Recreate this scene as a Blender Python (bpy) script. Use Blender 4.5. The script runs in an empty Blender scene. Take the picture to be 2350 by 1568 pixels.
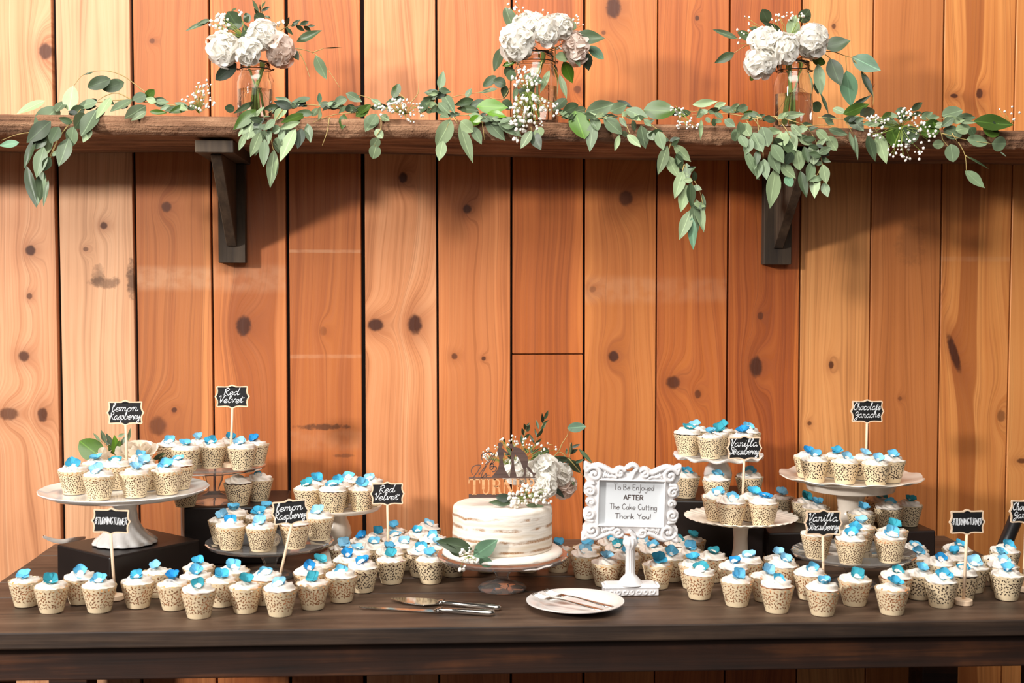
import bpy, bmesh, math, random
import numpy as np
from mathutils import Vector, Matrix, noise, Euler

random.seed(7); RNG = np.random.RandomState(11)
PI = math.pi
COL = bpy.context.scene.collection
SC = bpy.context.scene

# ------------------------------------------------------------------ camera
# world: X along the plank wall, Y into the wall (wall face at Y=0), Z up, table top at Z=0, metres
W_PX, H_PX, F_PX = 2350.0, 1568.0, 2850.0
YAW, PITCH, ROLL = 0.068594, 0.043374, 0.001766
CAM = Vector((0.90432, -3.13474, 0.63736))
_f = Vector((math.sin(YAW)*math.cos(PITCH), math.cos(YAW)*math.cos(PITCH), -math.sin(PITCH)))
_r0 = Vector((math.cos(YAW), -math.sin(YAW), 0)); _u0 = _r0.cross(_f)
_r = math.cos(ROLL)*_r0 + math.sin(ROLL)*_u0
_u = -math.sin(ROLL)*_r0 + math.cos(ROLL)*_u0
cd = bpy.data.cameras.new('camera'); cam = bpy.data.objects.new('camera', cd); COL.objects.link(cam)
cam.matrix_world = Matrix(((_r.x, _u.x, -_f.x, CAM.x), (_r.y, _u.y, -_f.y, CAM.y), (_r.z, _u.z, -_f.z, CAM.z), (0, 0, 0, 1)))
cd.sensor_width = 36.0; cd.sensor_fit = 'HORIZONTAL'; cd.lens = F_PX/W_PX*36.0
cd.clip_start = 0.05; cd.clip_end = 60
cd.dof.use_dof = True; cd.dof.focus_distance = 2.85; cd.dof.aperture_fstop = 4.0
SC.camera = cam

def ray(x, y):
    return _f + (x-W_PX/2)/F_PX*_r - (y-H_PX/2)/F_PX*_u
def onz(x, y, z):
    d = ray(x, y); return CAM + d*((z-CAM.z)/d.z)
def ony(x, y, Y):
    d = ray(x, y); return CAM + d*((Y-CAM.y)/d.y)
def pxm(Y):
    return F_PX/(Y-CAM.y)

# ------------------------------------------------------------------ light
def area(name, loc, target, sx, sy, power, col):
    l = bpy.data.lights.new(name, 'AREA'); l.shape = 'RECTANGLE'; l.size = sx; l.size_y = sy; l.energy = power; l.color = col
    o = bpy.data.objects.new(name, l); COL.objects.link(o); o.location = loc
    o.rotation_euler = (Vector(target)-Vector(loc)).to_track_quat('-Z', 'Y').to_euler(); return o
area('window_light', (-3.5, -3.55, 2.15), (1.0, 0.0, 0.8), 0.42, 0.45, 335, (1.0, 0.96, 0.92))
area('front_fill', (0.6, -6.2, 3.2), (1.1, 0, 0.5), 4.0, 2.4, 70, (1.0, 0.97, 0.94))  # added soft front fill from behind the camera, not a known window
area('overhead_fill', (0.95, -1.95, 2.75), (1.05, 0.0, 1.0), 2.6, 1.2, 104, (1.0, 0.965, 0.92))  # unseen overhead fill, added to brighten the upper wall
wd = bpy.data.worlds.new('room_world'); SC.world = wd; wd.use_nodes = True
bgn = wd.node_tree.nodes['Background']; bgn.inputs[0].default_value = (1.0, 0.95, 0.88, 1); bgn.inputs[1].default_value = 0.06
SC.view_settings.view_transform = 'Standard'; SC.view_settings.look = 'None'
SC.view_settings.gamma = 1.0; SC.view_settings.use_curve_mapping = False
SC.view_settings.exposure = 0.0

# ------------------------------------------------------------------ materials
def lin(c):
    return tuple(((v/255.0)/12.92 if v/255.0 <= 0.04045 else ((v/255.0+0.055)/1.055)**2.4) for v in c) + (1.0,)
class NT:
    def __init__(s, name):
        s.m = bpy.data.materials.new(name); s.m.use_nodes = True; s.t = s.m.node_tree; s.n = s.t.nodes; s.l = s.t.links
        s.b = s.n['Principled BSDF']
    def put(s, sock, v):
        if v is None: return
        if hasattr(v, 'is_linked') or isinstance(v, bpy.types.NodeSocket): s.l.new(v, sock)
        else: sock.default_value = v
    def math(s, op, a, b=None, c=None, clamp=False):
        n = s.n.new('ShaderNodeMath'); n.operation = op; n.use_clamp = clamp
        s.put(n.inputs[0], a); s.put(n.inputs[1], b); s.put(n.inputs[2], c); return n.outputs[0]
    def noise(s, vec, scale, detail=2, rough=0.5, dist=0.0):
        n = s.n.new('ShaderNodeTexNoise'); n.inputs['Scale'].default_value = scale; n.inputs['Detail'].default_value = detail
        n.inputs['Roughness'].default_value = rough; n.inputs['Distortion'].default_value = dist
        if vec is not None: s.l.new(vec, n.inputs['Vector'])
        return n.outputs['Fac']
    def comb(s, x, y, z):
        n = s.n.new('ShaderNodeCombineXYZ'); s.put(n.inputs[0], x); s.put(n.inputs[1], y); s.put(n.inputs[2], z); return n.outputs[0]
    def coords(s, kind='Object'):
        n = s.n.new('ShaderNodeTexCoord'); return n.outputs[kind]
    def sep(s, v):
        n = s.n.new('ShaderNodeSeparateXYZ'); s.l.new(v, n.inputs[0]); return n.outputs
    def ramp(s, fac, stops):
        n = s.n.new('ShaderNodeValToRGB'); e = n.color_ramp.elements
        while len(e) < len(stops): e.new(0.5)
        for i, (p, c) in enumerate(stops): e[i].position = p; e[i].color = c
        s.l.new(fac, n.inputs[0]); return n.outputs[0]
    def mix(s, fac, a, b, mode='MIX'):
        n = s.n.new('ShaderNodeMix'); n.data_type = 'RGBA'; n.blend_type = mode
        s.put(n.inputs[0], fac); s.put(n.inputs[6], a); s.put(n.inputs[7], b); return n.outputs[2]
    def rng(s, v, a, b, c=0.0, d=1.0):
        n = s.n.new('ShaderNodeMapRange'); s.put(n.inputs[0], v); n.inputs[1].default_value = a; n.inputs[2].default_value = b
        n.inputs[3].default_value = c; n.inputs[4].default_value = d; n.clamp = True; n.interpolation_type = 'SMOOTHSTEP'; return n.outputs[0]
    def bump(s, h, strength, dist=0.002):
        n = s.n.new('ShaderNodeBump'); n.inputs['Strength'].default_value = strength; n.inputs['Distance'].default_value = dist
        s.l.new(h, n.inputs['Height']); s.l.new(n.outputs[0], s.b.inputs['Normal'])
    def set(s, **k):
        for a, v in k.items(): s.put(s.b.inputs[a.replace('_', ' ')], v)
        return s.m

def plain(name, c, rough=0.5, var=0.06, scale=40, metal=0.0, **k):
    t = NT(name); f = t.noise(t.coords(), scale, 3)
    c0 = tuple(min(1, v*(1+var)) for v in lin(c)[:3])+(1,); c1 = tuple(v*(1-var) for v in lin(c)[:3])+(1,)
    col = t.ramp(f, [(0.3, c1), (0.7, c0)])
    t.set(Base_Color=col, Roughness=rough, Metallic=metal)
    for a, v in k.items(): t.b.inputs[a.replace('_', ' ')].default_value = v
    return t.m

def plank_material(i, light, dark, knots, stains=(), freq=1.0, heart=None, pale=()):
    """knots: (x, z, rx, rz, darkness) in world metres on the wall"""
    t = NT('plank_wood_%d' % i); xyz = t.sep(t.coords()); x, z = xyz[0], xyz[2]
    so = i*3.71
    wv = t.comb(t.math('MULTIPLY', x, 3.0), so, t.math('MULTIPLY', z, 0.55))
    warp = t.math('MULTIPLY', t.math('SUBTRACT', t.noise(wv, 1.6, 2), 0.5), 0.14)
    u = t.math('ADD', x, warp); core = None; halo = None
    for kk in knots:
        kx, kz, rx, rz, dk = kk[:5]; an = kk[5] if len(kk) > 5 else 0.0
        dx = t.math('SUBTRACT', x, kx); dz = t.math('SUBTRACT', z, kz)
        if an:
            dx, dz = (t.math('ADD', t.math('MULTIPLY', dx, math.cos(an)), t.math('MULTIPLY', dz, math.sin(an))), t.math('SUBTRACT', t.math('MULTIPLY', dz, math.cos(an)), t.math('MULTIPLY', dx, math.sin(an))))
        qx = t.math('DIVIDE', dx, rx); qz = t.math('DIVIDE', dz, rz)
        r2 = t.math('ADD', t.math('MULTIPLY', qx, qx), t.math('MULTIPLY', qz, qz))
        wz = t.math('DIVIDE', dz, 3.2*rz); wx = t.math('DIVIDE', dx, 2.3*rx)
        w2 = t.math('ADD', t.math('MULTIPLY', wx, wx), t.math('MULTIPLY', wz, wz))
        g = t.math('EXPONENT', t.math('MULTIPLY', w2, -1.0))
        u = t.math('ADD', u, t.math('MULTIPLY', g, 3.0*rx))
        rw = t.math('ADD', r2, t.math('MULTIPLY', t.math('SUBTRACT', t.noise(t.coords(), 90, 2), 0.5), 0.9))
        c = t.math('MULTIPLY', t.rng(rw, 1.45, 0.45), min(1.0, dk*1.12))
        h = t.math('MULTIPLY', t.math('EXPONENT', t.math('MULTIPLY', r2, -0.20)), dk*0.62)
        core = c if core is None else t.math('MAXIMUM', core, c)
        halo = h if halo is None else t.math('MAXIMUM', halo, h)
    gv = t.comb(t.math('MULTIPLY', u, 34.0*freq), so, t.math('MULTIPLY', z, 0.5))
    broad = t.noise(gv, 1.0, 2, 0.55)
    fv = t.comb(t.math('MULTIPLY', u, 330.0), so+5, t.math('MULTIPLY', z, 3.0))
    fine = t.noise(fv, 1.0, 2, 0.6)
    rv = t.comb(t.math('MULTIPLY', u, 105.0*freq), so+9, t.math('MULTIPLY', z, 0.35))
    rings = t.noise(rv, 1.0, 1, 0.5)
    cl = t.noise(t.comb(t.math('MULTIPLY', x, 5.0), so+2, t.math('MULTIPLY', z, 1.6)), 1.0, 3, 0.6)
    f = t.math('ADD', t.math('MULTIPLY', broad, 0.56), t.math('MULTIPLY', rings, 0.36))
    f = t.math('ADD', f, t.math('MULTIPLY', fine, 0.22)); f = t.math('ADD', f, t.math('MULTIPLY', t.math('SUBTRACT', cl, 0.62), 0.50))
    lines = t.rng(t.noise(t.comb(t.math('MULTIPLY', u, 210.0*freq), so+13, t.math('MULTIPLY', z, 0.9)), 1.0, 1, 0.5), 0.56, 0.70)
    mid = tuple((light[k]*0.55+dark[k]*0.45) for k in range(3))
    col = t.ramp(f, [(0.34, lin(light)), (0.54, lin(mid)), (0.76, lin(tuple(v*0.86 for v in dark)))])
    if heart:
        hm = t.math('MULTIPLY', t.rng(u, heart[0]-0.003, heart[0]+0.003), t.rng(u, heart[1]+0.003, heart[1]-0.003))
        col = t.mix(t.math('MULTIPLY', hm, heart[2]), col, lin(tuple(v*0.93 for v in dark)))
    col = t.mix(t.math('MULTIPLY', lines, 0.36), col, lin(tuple(v*0.80 for v in dark)))
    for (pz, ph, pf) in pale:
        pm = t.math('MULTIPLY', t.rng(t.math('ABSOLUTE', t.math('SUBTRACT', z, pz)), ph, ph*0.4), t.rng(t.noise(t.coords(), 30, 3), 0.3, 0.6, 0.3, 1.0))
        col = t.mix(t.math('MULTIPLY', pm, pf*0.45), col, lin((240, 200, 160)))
    if halo is not None:
        col = t.mix(halo, col, lin((142, 74, 36)))
        col = t.mix(core, col, lin((78, 37, 17)))
    for (sx, sz, rx, rz, dk) in stains:
        qx = t.math('DIVIDE', t.math('SUBTRACT', x, sx), rx); qz = t.math('DIVIDE', t.math('SUBTRACT', z, sz), rz)
        r2 = t.math('ADD', t.math('MULTIPLY', qx, qx), t.math('MULTIPLY', qz, qz))
        rw = t.math('ADD', r2, t.math('MULTIPLY', t.math('SUBTRACT', t.noise(t.coords(), 38, 4, 0.7), 0.5), 3.0))
        col = t.mix(t.math('MULTIPLY', t.rng(rw, 1.1, 0.1), dk), col, lin((70, 42, 26)))
    t.bump(t.math('ADD', t.math('MULTIPLY', fine, 0.6), t.math('MULTIPLY', rings, 0.4)), 0.16, 0.0012)
    return t.set(Base_Color=col, Roughness=t.rng(fine, 0.3, 0.7, 0.42, 0.6))

def dark_wood(name, c0, c1, c2, along='x', rough=0.55, s=1.0, wear=0.0, wearc=(150, 100, 60), bd=0.003):
    t = NT(name); xyz = t.sep(t.coords()); a = {'x': (2.2, 26, 60), 'z': (40, 40, 2.2), 'y': (40, 2.2, 40)}[along]
    v = t.comb(t.math('MULTIPLY', xyz[0], a[0]*s), t.math('MULTIPLY', xyz[1], a[1]*s), t.math('MULTIPLY', xyz[2], a[2]*s))
    n1 = t.noise(v, 1.0, 5, 0.62, 0.4); n2 = t.noise(t.coords(), 5.0, 4, 0.6)
    f = t.math('ADD', t.math('MULTIPLY', n1, 0.62), t.math('MULTIPLY', n2, 0.38))
    col = t.ramp(f, [(0.33, lin(c0)), (0.5, lin(c1)), (0.68, lin(c2))])
    if wear > 0:
        w = t.rng(t.noise(v, 0.55, 5, 0.7), 0.62, 0.74, 0, wear); col = t.mix(w, col, lin(wearc))
    t.bump(n1 if bd < 0.01 else t.math('ADD', n1, t.math('MULTIPLY', t.noise(t.coords(), 60, 4, 0.7), 0.7)), 0.35 if bd < 0.01 else 0.8, bd)
    return t.set(Base_Color=col, Roughness=rough)

M = {}
M['gap'] = plain('wall_gap_dark', (26, 14, 8), 0.9)
M['table'] = dark_wood('table_wood', (42, 30, 23), (82, 62, 48), (114, 90, 72), 'x', 0.5, 1.0, 0.25, (140, 112, 88))
M['table_edge'] = dark_wood('table_edge_wood', (26, 18, 14), (52, 37, 27), (80, 60, 45), 'x', 0.6, 1.2, 0.4, (150, 102, 64))
M['apron'] = dark_wood('apron_wood', (26, 15, 9), (52, 28, 15), (104, 60, 30), 'x', 0.6, 0.7, 0.2, (120, 90, 64))
M['shelf'] = dark_wood('shelf_wood', (62, 38, 25), (134, 94, 66), (184, 142, 108), 'x', 0.85, 1.3, 0.6, (206, 170, 136), 0.012)
M['bracket'] = dark_wood('bracket_wood', (38, 29, 22), (66, 52, 38), (92, 76, 58), 'z', 0.75, 1.0, 0.25, (120, 100, 80))
M['riser'] = plain('riser_black', (30, 21, 18), 0.42, 0.25, 9)
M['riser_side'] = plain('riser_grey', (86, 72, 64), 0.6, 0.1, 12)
M['ceramic'] = plain('white_ceramic', (238, 236, 232), 0.16, 0.02, 10, Coat_Weight=0.4)
M['ceramic_warm'] = plain('warm_white_ceramic', (240, 228, 212), 0.22, 0.02, 10, Coat_Weight=0.3)
M['plaster'] = plain('white_frame_paint', (234, 231, 230), 0.4, 0.015, 30)
M['paper'] = plain('sign_paper', (226, 230, 233), 0.55, 0.01, 8)
M['ink'] = plain('sign_ink', (74, 56, 48), 0.7, 0.1, 60)
M['chalk'] = plain('chalk_white', (236, 238, 240), 0.9, 0.12, 300)
M['board'] = plain('chalkboard_black', (17, 16, 17), 0.6, 0.15, 60)
M['pine'] = plain('pale_craft_wood', (238, 208, 176), 0.6, 0.06, 80)
M['frost'] = plain('white_buttercream', (244, 234, 222), 0.5, 0.015, 60, Subsurface_Weight=0.12, Subsurface_Scale=0.006)
M['frost'].node_tree.nodes['Principled BSDF'].inputs['Subsurface Radius'].default_value = (1, 0.75, 0.55)
M['wrap'] = plain('cream_paper', (238, 216, 178), 0.45, 0.02, 50)
M['liner_tan'] = plain('liner_tan', (168, 104, 56), 0.7, 0.15, 90)
M['liner_brown'] = plain('liner_brown', (112, 68, 40), 0.7, 0.15, 90)
M['liner_dark'] = plain('liner_dark', (64, 34, 22), 0.7, 0.2, 90)
M['cake_lemon'] = plain('lemon_sponge', (222, 158, 84), 0.8, 0.15, 200)
M['cake_vanilla'] = plain('vanilla_sponge', (222, 150, 96), 0.8, 0.15, 200)
M['cake_red'] = plain('red_velvet_sponge', (104, 34, 20), 0.8, 0.25, 200)
M['cake_choc'] = plain('chocolate_sponge', (52, 27, 17), 0.75, 0.25, 200)
for k, c in dict(pale=(138, 194, 222), sky=(104, 182, 216), cyan=(72, 172, 208), teal=(62, 156, 172), deep=(44, 142, 200)).items():
    t = NT('blue_petal_'+k); oi = t.n.new('ShaderNodeObjectInfo')
    f = t.noise(t.coords(), 120, 3); f2 = t.math('ADD', t.math('MULTIPLY', f, 0.6), t.math('MULTIPLY', oi.outputs['Random'], 0.5))
    col = t.ramp(f2, [(0.25, lin(tuple(int(v*0.86) for v in c))), (0.75, lin(tuple(min(255, int(v*1.10)) for v in c)))])
    M['pet_'+k] = t.set(Base_Color=col, Roughness=0.8); t.b.inputs['Specular IOR Level'].default_value = 0.2
    t.b.inputs['Subsurface Weight'].default_value = 0.0
def leaf_mat(name, c, rough=0.5, back=1.0):
    t = NT(name); oi = t.n.new('ShaderNodeObjectInfo'); xyz = t.sep(t.coords())
    ab = t.math('ABSOLUTE', xyz[0]); rib = t.rng(ab, 0.035, 0.012)
    vein = t.math('SINE', t.math('ADD', t.math('MULTIPLY', xyz[1], 55.0), t.math('MULTIPLY', ab, -60.0)))
    f = t.math('ADD', t.math('MULTIPLY', oi.outputs['Random'], 0.7), t.math('MULTIPLY', t.noise(t.coords(), 3.0, 3), 0.3))
    col = t.ramp(f, [(0.1, lin(tuple(int(v*0.78) for v in c))), (0.5, lin(c)), (0.9, lin(tuple(min(255, int(v*1.16)) for v in c)))])
    col = t.mix(t.rng(vein, 0.86, 1.0, 0.0, 0.10), col, lin(tuple(min(255, int(v*1.3)) for v in c)))
    col = t.mix(t.math('MULTIPLY', rib, 0.45), col, lin(tuple(min(255, int(v*1.35+10)) for v in c)))
    return t.set(Base_Color=col, Roughness=rough)
M['leaf_p'] = leaf_mat('eucalyptus_pale', (140, 158, 118))
M['leaf_g'] = leaf_mat('eucalyptus_grey', (110, 128, 96))
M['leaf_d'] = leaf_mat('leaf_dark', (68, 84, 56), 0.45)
M['leaf_b'] = leaf_mat('leaf_bright', (84, 122, 32), 0.36)
M['leaf_t'] = leaf_mat('leaf_teal', (102, 138, 108))
M['leaf_o'] = leaf_mat('leaf_olive', (70, 96, 36), 0.32)
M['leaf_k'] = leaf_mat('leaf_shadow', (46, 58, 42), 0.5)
M['stem'] = plain('stem_tan', (172, 150, 92), 0.6, 0.15, 60)
M['stem_green'] = plain('stem_green', (140, 158, 74), 0.5, 0.1, 40)
M['bud'] = plain('breath_white', (246, 240, 230), 0.7, 0.04, 120)
def petalmat(name, c, tr=0.4):
    t = NT(name); col = t.ramp(t.noise(t.coords(), 40, 3), [(0.3, lin(tuple(v*0.97 for v in c))), (0.7, lin(c))])
    d = t.n.new('ShaderNodeBsdfDiffuse'); q = t.n.new('ShaderNodeBsdfTranslucent'); mx = t.n.new('ShaderNodeMixShader'); mx.inputs[0].default_value = tr
    t.l.new(col, d.inputs[0]); t.l.new(col, q.inputs[0]); t.l.new(d.outputs[0], mx.inputs[1]); t.l.new(q.outputs[0], mx.inputs[2]); t.l.new(mx.outputs[0], t.n['Material Output'].inputs[0]); return t.m
M['hyd'] = petalmat('hydrangea_white', (254, 251, 244)); M['hyd_pink'] = petalmat('hydrangea_blush', (246, 230, 218))
M['hyd_core'] = plain('hydrangea_core', (226, 226, 196), 0.7, 0.1, 60)
M['rose'] = petalmat('rose_cream', (252, 242, 224), 0.3)
def glass(name, c=(255, 255, 255), rough=0.0, ior=1.45):
    t = NT(name); n = t.noise(t.coords(), 30, 2); col = t.ramp(n, [(0.0, lin(c)), (1.0, lin(tuple(max(0, v-3) for v in c)))])
    t.set(Base_Color=col, Roughness=rough, IOR=ior); t.b.inputs['Transmission Weight'].default_value = 1.0; return t.m
M['glass'] = glass('clear_glass', (252, 254, 253))
t = NT('stand_glass'); tr = t.n.new('ShaderNodeBsdfTransparent'); gls = t.n.new('ShaderNodeBsdfGlossy'); fre = t.n.new('ShaderNodeFresnel'); mx = t.n.new('ShaderNodeMixShader')
fre.inputs['IOR'].default_value = 1.16; gls.inputs['Roughness'].default_value = 0.06
t.l.new(t.ramp(t.noise(t.coords(), 18, 2), [(0.3, (0.90, 0.89, 0.87, 1)), (0.7, (0.95, 0.945, 0.935, 1))]), tr.inputs[0])
t.l.new(fre.outputs[0], mx.inputs[0]); t.l.new(tr.outputs[0], mx.inputs[1]); t.l.new(gls.outputs[0], mx.inputs[2]); hz = t.n.new('ShaderNodeBsdfDiffuse'); hz.inputs[0].default_value = (0.62, 0.61, 0.60, 1); m2 = t.n.new('ShaderNodeMixShader'); m2.inputs[0].default_value = 0.11
t.l.new(mx.outputs[0], m2.inputs[1]); t.l.new(hz.outputs[0], m2.inputs[2]); t.l.new(m2.outputs[0], t.n['Material Output'].inputs[0])
M['glass_smoke'] = t.m
M['water'] = glass('water', (250, 253, 252), 0.0, 1.33)
M['wire'] = plain('black_wire', (28, 24, 22), 0.4, 0.1, 60, 0.6)
M['steel'] = plain('polished_steel', (214, 208, 200), 0.10, 0.03, 20, 1.0)
M['plate'] = plain('white_china', (246, 238, 232), 0.14, 0.01, 10, Coat_Weight=0.3)
M['topper'] = dark_wood('topper_brown', (70, 52, 46), (92, 70, 62), (112, 88, 78), 'x', 0.7, 2.0)
M['topper_name'] = dark_wood('topper_tan', (196, 132, 84), (224, 164, 112), (238, 184, 134), 'x', 0.7, 2.0)
M['black_plastic'] = plain('black_plastic', (26, 24, 25), 0.35, 0.1, 40)
M['red_plastic'] = plain('red_plastic', (196, 32, 52), 0.25, 0.05, 40)
M['white_ribbon'] = plain('white_ribbon', (246, 238, 228), 0.6, 0.02, 30)
M['floor'] = dark_wood('floor_boards', (34, 25, 19), (52, 38, 29), (70, 52, 40), 'x', 0.6, 0.8)
# naked cake: thin white icing over sponge bands
t = NT('naked_cake'); xyz = t.sep(t.coords()); zz = xyz[2]
nz = t.math('SUBTRACT', t.noise(t.coords(), 26, 3), 0.5); zw = t.math('ADD', zz, t.math('MULTIPLY', nz, 0.010))
band = None
for zb, hw in ((0.0735, 0.0040), (0.0530, 0.0052), (0.0285, 0.0048), (0.0080, 0.0040)):
    b = t.rng(t.math('ABSOLUTE', t.math('SUBTRACT', zw, zb)), hw, hw*0.25)
    band = b if band is None else t.math('MAXIMUM', band, b)
ang = t.comb(t.math('MULTIPLY', xyz[0], 1.0), t.math('MULTIPLY', xyz[1], 1.0), t.math('MULTIPLY', zz, 2.2))
patch = t.rng(t.noise(ang, 17, 3, 0.6), 0.40, 0.56); crumbs = t.noise(t.coords(), 420, 3, 0.7)
vis = t.math('MULTIPLY', t.math('MULTIPLY', band, patch), t.rng(crumbs, 0.30, 0.55, 0.35, 1.0))
smear = t.math('MULTIPLY', t.rng(t.noise(ang, 9, 4, 0.6), 0.48, 0.66), 0.25)
thin = t.math('MULTIPLY', t.rng(t.math('ABSOLUTE', t.math('SUBTRACT', t.math('FRACT', t.math('DIVIDE', t.math('ADD', zw, 0.0035), 0.0222)), 0.5)), 0.26, 0.5), t.rng(t.noise(ang, 13, 3), 0.38, 0.6, 0.05, 0.38))
col = t.mix(smear, lin((246, 237, 224)), lin((226, 200, 164))); col = t.mix(thin, col, lin((222, 196, 158)))
col = t.mix(vis, col, lin((172, 124, 80)))
t.bump(t.math('SUBTRACT', t.noise(t.comb(xyz[0], xyz[1], t.math('MULTIPLY', zz, 6)), 22, 3), t.math('MULTIPLY', vis, 0.6)), 0.35, 0.004)
M['naked'] = t.set(Base_Color=col, Roughness=0.55)

# ------------------------------------------------------------------ mesh builder
class MB:
    def __init__(s): s.v = []; s.f = []
    def add(s, vs, fs):
        k = len(s.v); s.v.extend(tuple(p) for p in vs); s.f.extend([tuple(i+k for i in f) for f in fs]); return s
    def box(s, x0, x1, y0, y1, z0, z1):
        return s.add([(x0, y0, z0), (x1, y0, z0), (x1, y1, z0), (x0, y1, z0), (x0, y0, z1), (x1, y0, z1), (x1, y1, z1), (x0, y1, z1)],
                     [(0, 3, 2, 1), (4, 5, 6, 7), (0, 1, 5, 4), (1, 2, 6, 5), (2, 3, 7, 6), (3, 0, 4, 7)])
    def hexa(s, p):  # 8 points, bottom 4 ccw then top 4
        return s.add(p, [(0, 3, 2, 1), (4, 5, 6, 7), (0, 1, 5, 4), (1, 2, 6, 5), (2, 3, 7, 6), (3, 0, 4, 7)])
    def lathe(s, prof, n=48, fn=None, cx=0, cy=0, caps=True):
        vs = []; m = len(prof)
        for i in range(n):
            a = 2*PI*i/n
            for j, (r, z) in enumerate(prof):
                rr, zz, aa = (r, z, a) if fn is None else fn(r, z, a, j)
                vs.append((cx+rr*math.cos(aa), cy+rr*math.sin(aa), zz))
        fs = [(i*m+j, ((i+1) % n)*m+j, ((i+1) % n)*m+j+1, i*m+j+1) for i in range(n) for j in range(m-1)]
        if caps:
            if prof[0][0] > 1e-6: fs.append(tuple(i*m for i in range(n))[::-1])
            if prof[-1][0] > 1e-6: fs.append(tuple(i*m+m-1 for i in range(n)))
        return s.add(vs, fs)
    def tube(s, pts, rad, n=6, cap=True):
        pts = [Vector(p) for p in pts]; m = len(pts); vs = []
        if not hasattr(rad, '__len__'): rad = [rad]*m
        up = Vector((0.13, 0.21, 0.97))
        for i, p in enumerate(pts):
            d = (pts[min(i+1, m-1)]-pts[max(i-1, 0)]);  d = d.normalized() if d.length > 1e-9 else Vector((0, 0, 1))
            a = d.cross(up)
            if a.length < 0.05: a = d.cross(Vector((1, 0.1, 0)))
            a.normalize(); b = d.cross(a)
            for k in range(n):
                t_ = 2*PI*k/n; vs.append(p+rad[i]*(math.cos(t_)*a+math.sin(t_)*b))
        fs = [(i*n+k, i*n+(k+1) % n, (i+1)*n+(k+1) % n, (i+1)*n+k) for i in range(m-1) for k in range(n)]
        if cap: fs += [tuple(range(n))[::-1], tuple((m-1)*n+k for k in range(n))]
        return s.add(vs, fs)
    def prism(s, out, y0, y1, xf=None):  # outline in (x,z), ccw seen from -Y; y0 front
        n = len(out); vs = [(x, y0, z) for x, z in out]+[(x, y1, z) for x, z in out]
        fs = [tuple(range(n)), tuple(range(2*n-1, n-1, -1))]+[(i, i+n, (i+1) % n+n, (i+1) % n) for i in range(n)]
        return s.add(vs, fs)
    def ribbon(s, pts, w, y0, y1=None, caps=True):  # stroke in (x,z) plane
        pts = [Vector(p) for p in pts]; m = len(pts); vs = []
        if m == 1: pts = [pts[0], pts[0]+Vector((w*0.1, 0))]; m = 2
        if not hasattr(w, '__len__'): w = [w]*m
        nr = []
        for i in range(m):
            d = pts[min(i+1, m-1)]-pts[max(i-1, 0)]; d = d.normalized() if d.length > 1e-9 else Vector((1, 0)); nr.append(Vector((-d.y, d.x)))
        left = [pts[i]+nr[i]*w[i]/2 for i in range(m)]; right = [pts[i]-nr[i]*w[i]/2 for i in range(m)]
        if caps:
            d0 = Vector((nr[0].y, -nr[0].x)); d1 = Vector((nr[-1].y, -nr[-1].x))
        vs = [(p.x, y0, p.y) for p in left]+[(p.x, y0, p.y) for p in right]
        fs = [(m+i, m+i+1, i+1, i) for i in range(m-1)]
        if caps:
            k = len(vs); a = pts[0]-d0*w[0]*0.45; b = pts[-1]+d1*w[-1]*0.45
            vs += [(a.x, y0, a.y), (b.x, y0, b.y)]; fs += [(0, k, m), (m-1, 2*m-1, k+1)]
        if y1 is not None:
            k = len(vs); vs2 = [(x, y1, z) for x, y, z in vs]
            ring = ([2*m] if caps else [])+list(range(m, 2*m))+([2*m+1] if caps else [])+list(range(m-1, -1, -1))
            fs2 = [tuple(i+k for i in f[::-1]) for f in fs]; q = len(ring)
            fs3 = [(ring[i], ring[i]+k, ring[(i+1) % q]+k, ring[(i+1) % q]) for i in range(q)]
            vs = vs+vs2; fs = fs+fs2+fs3
        return s.add(vs, fs)
    def blob(s, c, r, sub=1, sq=(1, 1, 1), jit=0.0):
        vs, fs = ICO[sub]
        return s.add([(c[0]+r*sq[0]*x*(1+random.uniform(-jit, jit)), c[1]+r*sq[1]*y*(1+random.uniform(-jit, jit)), c[2]+r*sq[2]*z*(1+random.uniform(-jit, jit))) for x, y, z in vs], fs)
    def xform(s, mat, k0=0):
        s.v[k0:] = [tuple(mat @ Vector(p)) for p in s.v[k0:]]; return s
    def mesh(s, name, mat, smooth=True, angle=None):
        me = bpy.data.meshes.new(name); me.from_pydata(s.v, [], s.f); me.validate(); me.update()
        me.materials.append(M[mat] if isinstance(mat, str) else mat)
        if smooth:
            me.polygons.foreach_set('use_smooth', [True]*len(me.polygons))
            if angle is not None:
                try: me.set_sharp_from_angle(angle=math.radians(angle))
                except Exception: pass
        return me
    def obj(s, name, mat, parent=None, smooth=True, angle=None, world=False):
        me = s.mesh(name, mat, smooth, angle); o = bpy.data.objects.new(name, me); COL.objects.link(o)
        if parent is not None:
            o.parent = parent
            if world: o.location = -parent.location
        return o
ICO = {}
for sub in (1, 2, 3):
    bm = bmesh.new(); bmesh.ops.create_icosphere(bm, subdivisions=sub, radius=1.0)
    ICO[sub] = ([tuple(v.co) for v in bm.verts], [tuple(v.index for v in f.verts) for f in bm.faces]); bm.free()

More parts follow.
